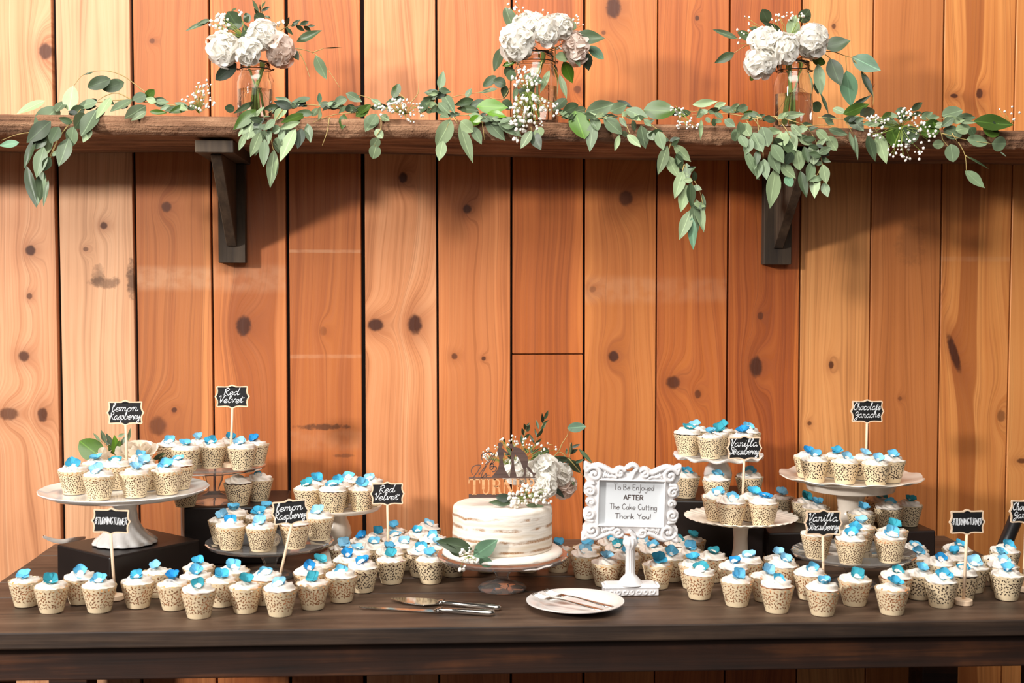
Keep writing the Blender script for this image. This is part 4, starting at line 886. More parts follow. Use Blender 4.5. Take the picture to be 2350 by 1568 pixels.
Hh = np.maximum(Hh, rimh)+0.0035*np.clip(1-edge/0.03, 0.2, 1)
TF = Matrix.Translation((fx, 0, fz)) @ Matrix.Rotation(0.026, 4, 'Y') @ Matrix.Rotation(-0.06, 4, 'Z') @ Matrix.Rotation(0.07, 4, 'X')
mb = MB(); idx = {}
def vid(i, j, back):
    k = (i, j, back)
    if k not in idx:
        idx[k] = len(mb.v); mb.v.append((gx[i], 0.006 if back else -0.004-Hh[i, j], gzv[j]))
    return idx[k]
sq = solid[:-1, :-1] & solid[1:, :-1] & solid[:-1, 1:] & solid[1:, 1:]
for i in range(NX):
    for j in range(NZ):
        if not sq[i, j]: continue
        q = [(i, j), (i+1, j), (i+1, j+1), (i, j+1)]
        mb.f.append(tuple(vid(a, b, 0) for a, b in q)); mb.f.append(tuple(vid(a, b, 1) for a, b in q[::-1]))
        for (di, dj), (e0, e1) in {(0, -1): (q[0], q[1]), (1, 0): (q[1], q[2]), (0, 1): (q[2], q[3]), (-1, 0): (q[3], q[0])}.items():
            a, b = i+di, j+dj
            if not (0 <= a < NX and 0 <= b < NZ) or not sq[a, b]: mb.f.append((vid(*e0, 0), vid(*e0, 1), vid(*e1, 1), vid(*e1, 0)))
mb.xform(TF).obj('ornate_frame', 'plaster', ft, angle=55)
MB().box(-IX-0.004, IX+0.004, -0.002, 0.004, -IZ-0.004, IZ+0.004).xform(TF).obj('notice_card', 'paper', ft, False)
tx = MB(); yt = -0.0024
write(tx, 'To Be Enjoyed', PR, 0.0045, 0.0262, 0.083, 0.00095, yt, xh=.0061)
write(tx, 'The Cake Cutting', PR, 0.0045, -0.0150, 0.098, 0.00095, yt, xh=.0060)
write(tx, 'Thank You!', PR, 0.0045, -0.0345, 0.074, 0.00115, yt, xh=.0054)
write(tx, 'AFTER', PR, 0.0045, 0.0060, 0.040, 0.0018, yt, xh=.0048)
tx.xform(TF).obj('lettering', 'ink', ft, False)
zt_ = fz-0.076
col_prof = [(0.030, 0.020), (0.024, 0.024), (0.020, 0.030), (0.0165, 0.034), (0.0105, 0.040), (0.0095, 0.046), (0.0098, 0.05), (0.0092, zt_-0.022), (0.0105, zt_-0.021), (0.0105, zt_-0.018), (0.0125, zt_-0.015), (0.0150, zt_-0.010), (0.0145, zt_-0.004), (0.012, zt_+0.002), (0, zt_+0.002)]
MB().lathe(col_prof, 72, lambda r, z, a, j: (r*(1+(0.06*math.cos(12*a) if 0.045 < z < zt_-0.021 else (0.07*math.cos(10*a) if z > zt_-0.016 and r > 0.011 else 0))), z, a)).obj('column', 'plaster', ft, angle=60)
mb = MB().box(-0.056, 0.056, -0.024, 0.024, 0, 0.016)
mb.hexa([(-0.058, -0.026, 0.016), (0.058, -0.026, 0.016), (0.058, 0.026, 0.016), (-0.058, 0.026, 0.016), (-0.050, -0.018, 0.0225), (0.050, -0.018, 0.0225), (0.050, 0.018, 0.0225), (-0.050, 0.018, 0.0225)])
bevel(mb.obj('plinth', 'plaster', ft, False), 0.0012, 2)
mb = MB()
for k in range(7):
    x = -0.042+0.014*k; mb.tube([(q[0], -0.0245, q[1]) for q in spiral((x, 0.008), 0.0062, 0.3+k*PI, 1.1, 1 if k % 2 else -1)], 0.0016, 5)
for sx in (-1, 1): mb.tube([(sx*0.057, -0.022, 0.017), (sx*0.057, 0.0, 0.0195), (sx*0.057, 0.022, 0.017)], 0.003, 6)
mb.obj('plinth_scrolls', 'plaster', ft)

# ------------------------------------------------------------------ plate, forks, knife, server
p = onz(1320, 1386, 0.008); pr_ = 0.0975
o = MB().lathe([(0, 0.0), (0.055, 0.0), (0.058, 0.0015), (0.070, 0.005), (pr_-0.004, 0.0115), (pr_, 0.0135), (pr_, 0.0152), (pr_-0.003, 0.0155), (0.072, 0.0095), (0.066, 0.0072), (0.060, 0.0045), (0.03, 0.0036), (0, 0.0036)], 96).obj('dessert_plate', 'plate', angle=60)
o.location = (p.x, p.y, 0.0006); tag(o, 'round white plate with two forks on the table', 'plate')
def fork(label, hx, hy, tx_, ty_, z0, z1, grp):
    a = onz(hx, hy, z0); b = onz(tx_, ty_, z1); d = (b-a); L = d.length
    root = thing('dessert_fork', label, 'fork', (a.x, a.y, z0), 0, grp)
    X = d.normalized(); Zz = Vector((0, 0, 1)); Yv = Zz.cross(X).normalized(); Zz = X.cross(Yv)
    R4 = Matrix(((X.x, Yv.x, Zz.x, 0), (X.y, Yv.y, Zz.y, 0), (X.z, Yv.z, Zz.z, 0), (0, 0, 0, 1)))
    def bar(pts):  # (x, halfwidth, z)
        mb = MB(); n = len(pts); th = 0.0011
        for x, w, z in pts: mb.v += [(x, -w, z-th), (x, w, z-th), (x, w, z+th*0.6), (x, w*0.5, z+th), (x, -w*0.5, z+th), (x, -w, z+th*0.6)]
        mb.f = [(i*6+k, i*6+(k+1) % 6, (i+1)*6+(k+1) % 6, (i+1)*6+k) for i in range(n-1) for k in range(6)]+[tuple(range(6))[::-1], tuple((n-1)*6+k for k in range(6))]
        return mb
    bar([(0, .003, 0), (.004, .0068, 0), (.02, .0078, .0003), (L*.3, .0048, .002), (L*.5, .0026, .004), (L*.62, .0022, .0045)]).xform(R4).obj('handle', 'steel', root)
    bar([(L*.62, .0022, .0045), (L*.66, .006, .0030), (L*.70, .0092, .0015), (L*.75, .0104, .0012), (L*.78, .0104, .0015)]).xform(R4).obj('fork_neck', 'steel', root)
    for k in range(4):
        y = -.0088+.00587*k; mb = MB()
        mb.tube([(L*.775, y, .0014), (L*.86, y*1.02, .002), (L*.95, y*1.02, .0045), (L, y*1.0, .007)], [.0014, .0013, .0012, .0006], 6); mb.xform(R4).obj('tine', 'steel', root)
    return root
fork('silver fork lying over the white plate, tips towards the cake', 1385, 1401, 1222, 1368, 0.0118, 0.0190, 'forks on the plate')
fork('silver fork lying over the white plate, beside the column foot', 1408, 1394, 1250, 1361, 0.0135, 0.0215, 'forks on the plate')
def flat_piece(pts, R4, z0, z1): # outline (x,y)
    n = len(pts); return MB().add([(x, y, z0) for x, y in pts]+[(x, y, z1) for x, y in pts], [tuple(range(n))[::-1], tuple(range(n, 2*n))]+[(i, (i+1) % n, (i+1) % n+n, i+n) for i in range(n)]).xform(R4)
def cutlery(name, label, a, b, split, blade, side):
    A, B = onz(*a, 0.004), onz(*b, 0.006); d = B-A; L = d.length; X = Vector((d.x, d.y, 0)).normalized(); Yv = Vector((-X.y, X.x, 0))
    root = thing(name, label, 'knife' if name == 'cake_knife' else 'cake server', (A.x, A.y, 0.0006))
    R4 = Matrix(((X.x, Yv.x, 0, 0), (X.y, Yv.y, 0, 0), (0, 0, 1, 0), (0, 0, 0, 1))); s_ = L*split
    bevel(flat_piece([(x*s_, y) for x, y in blade], R4, 0.0026, 0.0042).obj('blade', 'steel', root, False), 0.0006, 1)
    mb = MB(); pr2 = [(s_-.012, .0045, .0022), (s_-.004, .006, .004), (s_, .0075, .0055), (s_+.006, .0055, .0045), (s_+.03, .0072, .0055), (L*.8, .009, .0062), (L-.012, .010, .0064), (L-.003, .008, .005), (L, .003, .002)]
    n = 12
    for x, w, h in pr2:
        for k in range(n): mb.v.append((x, w*math.cos(2*PI*k/n), .0062+h*math.sin(2*PI*k/n)))
    mb.f = [(i*n+k, (i+1)*n+k, (i+1)*n+(k+1) % n, i*n+(k+1) % n) for i in range(len(pr2)-1) for k in range(n)]+[tuple(range(n)), tuple((len(pr2)-1)*n+k for k in range(n))[::-1]]
    mb.xform(R4).obj('handle', 'steel', root)
    for q in (s_+.004, L-.02):
        mb = MB(); mb.tube([(q+.0, .0078*math.cos(u), .0062+.0062*math.sin(u)) for u in np.linspace(0, 2*PI, 17)], .0008, 5); mb.xform(R4).obj('collar', 'steel', root)
    return root
cutlery('cake_knife', 'silver knife with a long narrow blade lying on the table', (824, 1393), (1136, 1408), 0.60, [(0, -.002), (.1, -.007), (.5, -.010), (1, -.009), (1, .007), (0, .0015)], 1)
cutlery('cake_server', 'silver cake server with a broad pointed blade lying behind the knife', (897, 1374), (1150, 1396), 0.47, [(0, -.002), (.35, -.022), (.75, -.027), (.92, -.012), (1, -.005), (1, .005), (.92, .012), (.75, .027), (.3, .020), (0, .002)], 1)

# ------------------------------------------------------------------ things at the edges
a = ony(2344, 1160, -0.20); b = ony(2303, 1258, -0.26)
o = thing('black_tube', 'black tube with a small red tip leaning behind the chocolate cupcakes', 'tube', tuple(b))
rr = 0.0165
MB().tube([Vector((0, 0, 0))+(a-b)*t_ for t_ in (0.0, 0.02, 0.25, 0.6, 0.97, 1.0)], [rr*.94, rr, rr, rr*1.02, rr*1.02, rr*.9], 28).obj('barrel', 'black_plastic', o, angle=40)
dd = (a-b).normalized(); sd = dd.cross(Vector((0, 1, 0))).normalized()
MB().tube([-dd*0.004-sd*0.006, -dd*0.0006-sd*0.006, ], 0.0105, 20).obj('tip', 'red_plastic', o, angle=40)
mb = MB(); pts = [onz(x, y, 0.001+z) for x, y, z in ((96, 1278, 0.0), (112, 1268, .002), (130, 1258, .004))]
rib = catmull([ony(98, 1232, -0.33), ony(118, 1241, -0.32), ony(140, 1245, -0.31), ony(160, 1243, -0.30), ony(178, 1239, -0.28), ony(196, 1236, -.24)], 6)
for i, q in enumerate(rib):
    t_ = i/(len(rib)-1); w = 0.0065*math.sin(PI*min(1, 0.02+t_*0.9))**0.6
    mb.v += [tuple(q+Vector((0, 0.004, w))), tuple(q+Vector((0, -0.004, -w*0.35))), tuple(q+Vector((0, -0.003, -w*0.35-0.0006))), tuple(q+Vector((0, 0.005, w+0.0004)))]
mb.f = [(i*4+k, i*4+(k+1) % 4, (i+1)*4+(k+1) % 4, (i+1)*4+k) for i in range(len(rib)-1) for k in range(4)]
c0 = Vector(rib[0]); tag(mb.obj('white_ribbon', 'white_ribbon'), 'curled strip of white ribbon sticking out behind the low black box', 'ribbon')

# ------------------------------------------------------------------ foliage
LEAFM = {}
def leaf_mesh(shape, col, v):
    key = (shape, col, v)
    if key in LEAFM: return LEAFM[key]
    rs = np.random.RandomState(abs(hash((shape, v))) % 1000 if 0 else {'l': 1, 'o': 2, 'r': 3, 'n': 4}[shape]*10+v); mb = MB(); n = 9; m = 4
    fold = rs.uniform(0.10, 0.28); curl = rs.uniform(-0.22, 0.22); tw = rs.uniform(-0.25, 0.25); wv = rs.uniform(0.01, 0.03)
    for i in range(n+1):
        t_ = i/n
        if shape == 'l': hw = 0.5*(math.sin(PI*t_**0.82)**0.95)
        elif shape == 'o': hw = 0.5*(math.sin(PI*min(1, t_**0.9))**0.62)
        elif shape == 'r': hw = 0.5*(math.sin(PI*min(1, t_**1.05))**0.5)
        else: hw = 0.5*math.sin(PI*t_)**0.8
        if i == 0: hw = 0.03
        if i == n: hw = 0.008
        for j in range(m+1):
            s_ = -1+2*j/m
            mb.v.append((hw*s_, t_, fold*abs(s_)*hw+curl*0.6*(t_-t_*t_)*2*0.5+tw*s_*hw*(t_-0.4)+wv*math.sin(7*t_+2*s_)))
    mb.f = [(i*(m+1)+j, i*(m+1)+j+1, (i+1)*(m+1)+j+1, (i+1)*(m+1)+j) for i in range(n) for j in range(m)]
    LEAFM[key] = mb.mesh('leaf_blade', 'leaf_'+col); return LEAFM[key]
def add_leaf(parent, b, tip, w, col, shape='l', facing=None):
    d = tip-b; L = d.length
    if L < 1e-5: return
    Y = d/L; f = Vector((random.uniform(-0.45, 0.45), -1, random.uniform(-0.35, 0.45))) if facing is None else facing
    X = Y.cross(f);  X = X.normalized() if X.length > 1e-4 else Vector((1, 0, 0)); Z = X.cross(Y)
    o = link('leaf', leaf_mesh(shape, col, random.randrange(3)), parent)
    o.matrix_basis = Matrix.Translation(b-parent.location) @ Matrix(((X.x*w, Y.x*L, Z.x*L*.5, 0), (X.y*w, Y.y*L, Z.y*L*.5, 0), (X.z*w, Y.z*L, Z.z*L*.5, 0), (0, 0, 0, 1)))
    return o
def sprig(name, label, crop, leaves, stems, depth, cat='greenery', group=None, jit=0.010, stem_r=0.0011, stem_mat='stem', hang=None):
    """leaves: (bx,by,tx,ty,width,colour[,shape]) in a crop's own pixels; crop=(x0,y0,scale)"""
    ox, oy, s_ = crop
    def cv(x, y, Y): return ony(ox+x/s_, oy+y/s_, Y)
    def dep(y): return depth(oy+y/s_) if callable(depth) else depth
    st0 = stems[0] if stems else [leaves[0][:2]]
    root = thing(name, label, cat, tuple(cv(st0[0][0], st0[0][1], dep(st0[0][1]))), 0, group)
    mb = MB()
    for st in stems:
        pts = [cv(x, y, dep(y)+0.003) for x, y in st]; q = catmull(pts, 5); n = len(q)
        mb.tube(q, [stem_r*(1.3-0.8*i/max(1, n-1)) for i in range(n)], 5)
    if stems: mb.obj('stem', stem_mat, root, world=True)
    leaves = list(leaves)
    if group == GRP:   # smaller leaves crowding along the main twig
        main = [Vector(q) for q in catmull([Vector(q) for q in stems[0]], 6)]
        for k in range(16):
            q = main[random.randrange(len(main))]; a_ = random.uniform(-0.9, 0.9)+(0 if random.random() < .5 else PI); L_ = random.uniform(20, 34)*s_
            leaves.append((q.x, q.y+random.uniform(-4, 5)*s_, q.x+L_*math.cos(a_), q.y+L_*0.62*math.sin(a_)+1*s_, L_*random.uniform(.34, .5), random.choice('gdgpdk')))
    for lf in leaves:
        bx, by, tx_, ty_, w, c = lf[:6]; sh = lf[6] if len(lf) > 6 else ('o' if w > 0.62*math.hypot(tx_-bx, ty_-by) else 'l')
        Y0 = dep(by)+random.uniform(-jit, jit); Y1 = dep(ty_)+random.uniform(-jit, jit)*1.2
        ex = 0.05; add_leaf(root, cv(bx-(tx_-bx)*ex, by-(ty_-by)*ex, Y0), cv(tx_+(tx_-bx)*ex, ty_+(ty_-by)*ex, Y1), w*1.22/s_/pxm(Y0), c, sh)
    return root
def shelf_depth(y):   # on the shelf above its edge; in front of it below
    return -0.262 if y < 252 else (-0.292 if y < 268 else -0.322)
Z1, Z2, Z3, Z4, Z5, Z6, Z7 = (0, 100, 2.9033), (400, 0, 3.564), (780, 100, 4.7), (1050, 0, 3.92), (1250, 180, 3.564), (1600, 0, 3.136), (1900, 150, 3.336)
GRP = 'eucalyptus garland along the shelf'
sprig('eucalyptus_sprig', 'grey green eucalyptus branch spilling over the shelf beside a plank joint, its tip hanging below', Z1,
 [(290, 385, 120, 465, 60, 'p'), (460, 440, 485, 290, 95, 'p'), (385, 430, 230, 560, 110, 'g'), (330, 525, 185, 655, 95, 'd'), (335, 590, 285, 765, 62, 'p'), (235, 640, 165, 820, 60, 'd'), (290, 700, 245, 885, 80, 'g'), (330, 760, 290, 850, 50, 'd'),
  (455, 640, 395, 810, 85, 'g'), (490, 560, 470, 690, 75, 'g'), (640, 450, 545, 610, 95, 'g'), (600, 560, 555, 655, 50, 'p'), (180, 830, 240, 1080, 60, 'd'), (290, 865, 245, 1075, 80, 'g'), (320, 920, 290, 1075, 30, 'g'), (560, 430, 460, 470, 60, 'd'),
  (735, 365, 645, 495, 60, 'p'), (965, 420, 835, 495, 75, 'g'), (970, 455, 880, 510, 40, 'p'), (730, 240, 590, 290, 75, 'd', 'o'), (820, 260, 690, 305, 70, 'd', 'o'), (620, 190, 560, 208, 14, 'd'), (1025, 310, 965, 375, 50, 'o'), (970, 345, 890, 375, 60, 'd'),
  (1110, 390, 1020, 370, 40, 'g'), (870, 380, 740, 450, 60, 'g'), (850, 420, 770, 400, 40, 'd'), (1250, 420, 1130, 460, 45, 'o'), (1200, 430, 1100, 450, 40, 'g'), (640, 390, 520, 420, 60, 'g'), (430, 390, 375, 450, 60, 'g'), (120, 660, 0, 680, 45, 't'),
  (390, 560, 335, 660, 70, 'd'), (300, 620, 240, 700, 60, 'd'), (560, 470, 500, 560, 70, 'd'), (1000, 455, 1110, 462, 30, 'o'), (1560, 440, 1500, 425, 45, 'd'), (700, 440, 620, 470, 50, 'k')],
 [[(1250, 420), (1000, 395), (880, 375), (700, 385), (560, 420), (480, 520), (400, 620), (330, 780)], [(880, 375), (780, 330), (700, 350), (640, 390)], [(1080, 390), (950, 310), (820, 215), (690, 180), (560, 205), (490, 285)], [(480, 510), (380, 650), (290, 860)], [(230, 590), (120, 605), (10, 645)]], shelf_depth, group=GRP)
sprig('eucalyptus_sprig', 'thick eucalyptus bunch hanging over the shelf edge below the first jar', Z2,
 [(640, 840, 490, 925, 40, 'd'), (660, 905, 490, 1055, 85, 'o'), (730, 880, 640, 990, 55, 'p'), (640, 950, 600, 1135, 130, 'p', 'o'), (560, 1060, 525, 1115, 25, 'p'), (580, 1100, 530, 1225, 45, 'p'), (700, 1090, 625, 1275, 70, 'p'), (740, 1150, 730, 1355, 70, 'g'),
  (690, 1170, 660, 1275, 35, 'p'), (815, 1240, 785, 1525, 80, 'p'), (840, 1300, 818, 1455, 30, 'p'), (985, 1065, 870, 1310, 90, 'p'), (905, 870, 820, 985, 70, 'p'), (820, 980, 740, 1060, 50, 'g'), (890, 1030, 865, 1175, 50, 'g'), (860, 1040, 800, 1080, 60, 'g'),
  (1090, 1020, 1115, 1160, 65, 'g'), (1060, 940, 880, 1000, 60, 'o'), (1020, 1000, 860, 1055, 45, 'p'), (1130, 930, 1000, 920, 50, 'd'), (1195, 885, 1175, 975, 50, 'p'), (1170, 890, 1130, 950, 50, 'g'), (870, 875, 730, 890, 50, 'd'), (950, 840, 830, 800, 45, 'g'),
  (1105, 805, 960, 840, 50, 'd'), (1188, 840, 1186, 760, 35, 't'), (1040, 1060, 1010, 1210, 80, 'k'), (840, 1130, 850, 1250, 70, 'g'), (780, 1050, 770, 1180, 40, 'g'), (740, 1070, 720, 1150, 60, 'g'), (940, 1000, 900, 1100, 60, 'g'), (690, 1000, 680, 1100, 70, 'd'), (960, 880, 820, 830, 60, 'k')],
 [[(1250, 870), (1050, 855), (900, 875), (760, 930), (700, 1050)], [(790, 1050), (800, 1180), (815, 1240)], [(900, 880), (830, 980), (790, 1080)], [(1270, 960), (1250, 1080), (1210, 1190)]], shelf_depth, group=GRP)
sprig('eucalyptus_sprig', 'slim eucalyptus sprig with a dangling chain of small leaves between the first two jars', Z2,
 [(1400, 800, 1305, 850, 60, 'g'), (1410, 810, 1320, 865, 40, 'g'), (1410, 765, 1530, 830, 60, 'g'), (1390, 940, 1370, 1055, 60, 'o'), (1600, 860, 1490, 945, 60, 'o'), (1650, 940, 1565, 1070, 95, 'g'), (1690, 945, 1755, 985, 50, 'p'), (1650, 1060, 1700, 1130, 60, 'p'), (1665, 1130, 1620, 1205, 70, 'p', 'o'), (1650, 1190, 1625, 1295, 85, 'p'), (1300, 880, 1220, 870, 40, 'd'), (1480, 880, 1400, 900, 60, 'k'), (1640, 960, 1600, 1020, 60, 'g')],
 [[(1690, 850), (1500, 880), (1250, 870)], [(1690, 850), (1560, 790), (1410, 770)], [(1690, 960), (1690, 1050), (1650, 1120), (1640, 1200)], [(1500, 920), (1300, 940), (1140, 1000)]], shelf_depth, group=GRP)
sprig('eucalyptus_sprig', 'eucalyptus sprig with upright and drooping pale leaves left of the middle jar', Z3,
 [(575, 580, 640, 440, 80, 'o', 'o'), (690, 590, 500, 640, 70, 'd'), (870, 750, 970, 555, 80, 'd'), (1080, 490, 1115, 300, 75, 'g'), (1070, 490, 1130, 555, 50, 'g'), (1120, 550, 1235, 745, 95, 'g'), (1070, 640, 1185, 760, 80, 'g'), (1090, 770, 1170, 800, 60, 'g'), (1365, 580, 1415, 485, 55, 'g'), (1690, 490, 1515, 530, 45, 'g'),
  (1190, 835, 1050, 1100, 150, 'p', 'o'), (1110, 1060, 1070, 1255, 100, 'p'), (1295, 890, 1430, 1275, 110, 'p'), (1310, 840, 1430, 950, 110, 'p'), (1430, 900, 1525, 1080, 90, 'g'), (180, 785, 320, 665, 90, 'o'), (990, 740, 920, 700, 50, 'd')],
 [[(1500, 760), (1200, 770), (1030, 640), (1050, 540), (1075, 490)], [(1200, 780), (1180, 840), (1120, 1000)], [(1210, 780), (1310, 850)], [(1220, 790), (1290, 890)], [(870, 750), (1000, 690), (1210, 580), (1480, 530), (1690, 490)], [(920, 590), (1010, 540), (1060, 500)], [(640, 540), (720, 610), (800, 690)], [(760, 640), (840, 540), (850, 390)]], shelf_depth, group=GRP)
sprig('leafy_sprig', 'glossy green leaves with dark foliage at the left foot of the middle jar', Z3,
 [(1680, 355, 1550, 460, 80, 'd', 'o'), (1785, 440, 1660, 400, 100, 'd', 'o'), (1780, 450, 1770, 590, 80, 'd'), (1430, 610, 1245, 660, 80, 'd'), (1560, 620, 1380, 690, 80, 'd'), (1490, 720, 1270, 700, 70, 'd'), (1490, 680, 1800, 690, 150, 'b'), (1520, 800, 1390, 860, 90, 'b'), (1600, 750, 1790, 790, 80, 'b'), (1575, 820, 1775, 1040, 120, 'g'), (1700, 810, 1950, 1000, 130, 'g'),
  (2060, 950, 1955, 1125, 90, 'p'), (2130, 910, 2170, 1000, 95, 'p'), (2080, 960, 2165, 1140, 110, 'd'), (1760, 620, 1850, 700, 90, 'd')],
 [[(1900, 880), (1700, 830), (1540, 800), (1380, 760)], [(1830, 480), (1760, 590), (1640, 590), (1540, 540)], [(1530, 800), (1560, 1040)], [(2060, 900), (2070, 960)]], shelf_depth, group=GRP)
sprig('leafy_sprig', 'eucalyptus branch with one bright green leaf right of the middle jar', Z4,
 [(1060, 1010, 1140, 1240, 160, 'b', 'o'), (1220, 1110, 1190, 1355, 90, 'g'), (1165, 1010, 1415, 935, 120, 'g'), (1380, 1000, 1520, 945, 90, 'g'), (1480, 1040, 1530, 1010, 40, 'p'), (1520, 990, 1710, 1060, 100, 'g'), (1220, 1050, 1260, 1170, 80, 'g'), (1320, 1065, 1480, 1205, 115, 'g'), (1455, 1220, 1415, 1355, 45, 'p'), (1530, 1215, 1645, 1320, 60, 'p'),
  (1440, 905, 1570, 970, 50, 'k'), (970, 890, 870, 990, 90, 'd'), (1080, 950, 950, 1010, 90, 'd'), (1150, 980, 1040, 1010, 60, 'g'), (1460, 1060, 1520, 1140, 40, 'g'), (1490, 1180, 1520, 1230, 40, 'g'), (1570, 1090, 1600, 1170, 60, 'g'), (1650, 1140, 1690, 1330, 95, 'g'), (1720, 1180, 1760, 1260, 60, 'g')],
 [[(900, 1040), (1100, 1035), (1280, 1060), (1480, 1040), (1700, 1050)], [(1480, 1040), (1540, 1180), (1560, 1230)], [(1320, 1060), (1400, 1010)]], shelf_depth, group=GRP)
sprig('eucalyptus_sprig', 'long eucalyptus strand hanging well below the shelf right of the middle jar', Z5,
 [(930, 440, 970, 580, 80, 'g'), (940, 440, 955, 520, 50, 'p'), (1000, 560, 930, 780, 75, 'p'), (1005, 640, 1095, 810, 85, 'p'), (1060, 550, 1190, 675, 70, 'p'), (1130, 770, 1065, 975, 80, 'p'), (1160, 880, 1115, 1085, 80, 'p'), (1110, 600, 1090, 700, 60, 'g'), (1160, 700, 1170, 830, 60, 'g'), (1190, 860, 1200, 1050, 70, 'd'), (1190, 1090, 1105, 1310, 85, 'p'),
  (1240, 1000, 1300, 1250, 75, 'p'), (1215, 1030, 1245, 1270, 80, 'g'), (1205, 1150, 1215, 1390, 65, 't'), (1290, 950, 1310, 1090, 30, 'g'), (1080, 620, 1120, 740, 60, 'd'), (1220, 760, 1230, 850, 40, 'd'), (820, 260, 1060, 270, 145, 'o', 'o')],
 [[(760, 320), (850, 365), (960, 450), (1040, 540), (1140, 700), (1200, 830), (1225, 950), (1220, 1040)], [(1225, 840), (1270, 930), (1300, 1050)], [(1030, 530), (1000, 640)], [(1140, 710), (1120, 780)], [(1200, 1050), (1190, 1100)]], shelf_depth, group=GRP)
sprig('eucalyptus_sprig', 'fine leaved eucalyptus bunch lying on the shelf left of the third jar', Z5,
 [(1220, 215, 1405, 190, 55, 'p'), (1390, 240, 1480, 200, 50, 'p'), (1245, 320, 1290, 255, 50, 'p'), (1510, 275, 1590, 210, 55, 'p'), (1580, 260, 1655, 230, 60, 'g'), (1725, 300, 1630, 275, 45, 'o'), (1475, 340, 1555, 395, 60, 'g'), (1620, 370, 1680, 470, 75, 'p'), (1560, 415, 1555, 510, 60, 'g'), (1690, 500, 1640, 620, 75, 'g'), (1600, 470, 1650, 560, 70, 'g'), (1590, 360, 1620, 470, 60, 'g'), (1720, 450, 1780, 600, 80, 'g'),
  (1280, 340, 1275, 495, 32, 'p'), (1400, 280, 1450, 330, 45, 'g'), (1320, 320, 1350, 360, 35, 'g'), (1380, 330, 1390, 390, 40, 'd'), (1440, 340, 1400, 360, 40, 'g'), (1640, 590, 1750, 820, 60, 'g'), (1750, 590, 1715, 740, 50, 'g'), (1770, 680, 1740, 820, 50, 'g')],
 [[(1780, 330), (1600, 270), (1400, 250), (1220, 270), (1060, 250)], [(1780, 340), (1500, 290), (1200, 300)], [(1620, 300), (1660, 360), (1720, 430)], [(1740, 320), (1760, 600), (1740, 700)]], shelf_depth, group=GRP)
sprig('eucalyptus_sprig', 'dense eucalyptus bunch cascading over the shelf edge before the bracket under the third jar', Z6,
 [(590, 840, 770, 820, 50, 'p'), (260, 955, 290, 1010, 55, 'g'), (405, 960, 470, 1090, 90, 'g'), (470, 920, 510, 1050, 90, 'g'), (495, 935, 605, 950, 45, 'p'), (600, 960, 630, 1045, 80, 'p', 'o'), (640, 950, 710, 1080, 90, 'p'), (680, 900, 750, 980, 50, 'p'), (725, 980, 830, 1040, 65, 'p'), (540, 1045, 620, 1170, 85, 'g'), (640, 1060, 690, 1130, 70, 'd'), (440, 1085, 420, 1190, 45, 'd'), (455, 1170, 430, 1285, 50, 'g'), (480, 1150, 500, 1290, 60, 'g'), (470, 1160, 465, 1220, 40, 'p'),
  (525, 1100, 590, 1245, 75, 'g'), (600, 1185, 705, 1280, 75, 'p'), (715, 1085, 740, 1220, 85, 'p', 'o'), (830, 1050, 840, 1180, 80, 'p', 'o'), (830, 1170, 790, 1305, 75, 'g'), (560, 1225, 525, 1490, 95, 'p'), (640, 1270, 680, 1340, 60, 't'), (745, 1240, 785, 1415, 60, 'd'), (850, 1265, 845, 1420, 65, 'p'), (905, 1190, 930, 1320, 65, 'p'), (910, 1320, 940, 1415, 55, 'g'), (860, 940, 940, 1010, 65, 'p', 'o'), (940, 985, 1000, 1080, 70, 'p', 'o'), (950, 930, 1080, 970, 45, 'g'),
  (620, 1010, 700, 1120, 70, 'd'), (560, 1000, 610, 1080, 70, 'd'), (770, 1060, 800, 1170, 50, 'd'), (560, 870, 470, 850, 40, 'd'), (680, 1100, 640, 1180, 60, 'k')],
 [[(340, 830), (560, 840), (680, 870), (780, 910), (850, 1010), (900, 1180), (910, 1320)], [(560, 840), (640, 930), (720, 1085)], [(400, 850), (440, 900), (540, 1045)], [(540, 990), (550, 1100), (560, 1225)], [(880, 1230), (860, 1265)], [(780, 910), (950, 905), (1080, 990)], [(475, 1090), (475, 1150)]], shelf_depth, group=GRP)
sprig('eucalyptus_sprig', 'eucalyptus leaves and one bright leaf lying right of the third jar', Z6,
 [(1095, 955, 1130, 1090, 30, 'g'), (1135, 980, 1155, 1145, 25, 'g'), (1230, 980, 1280, 1155, 60, 'd'), (1300, 965, 1360, 1170, 80, 'p'), (980, 780, 1065, 815, 50, 'p', 'o'), (1060, 820, 1230, 750, 70, 'o'), (1110, 770, 1245, 690, 30, 'k'), (1100, 840, 1195, 940, 80, 'g'), (1345, 870, 1470, 930, 65, 'p'), (1180, 830, 1270, 790, 70, 'k'), (900, 840, 1000, 850, 40, 'k')],
 [[(870, 845), (1060, 860), (1250, 880), (1350, 870)], [(1060, 860), (1130, 980)], [(1270, 900), (1300, 965)]], shelf_depth, group=GRP)
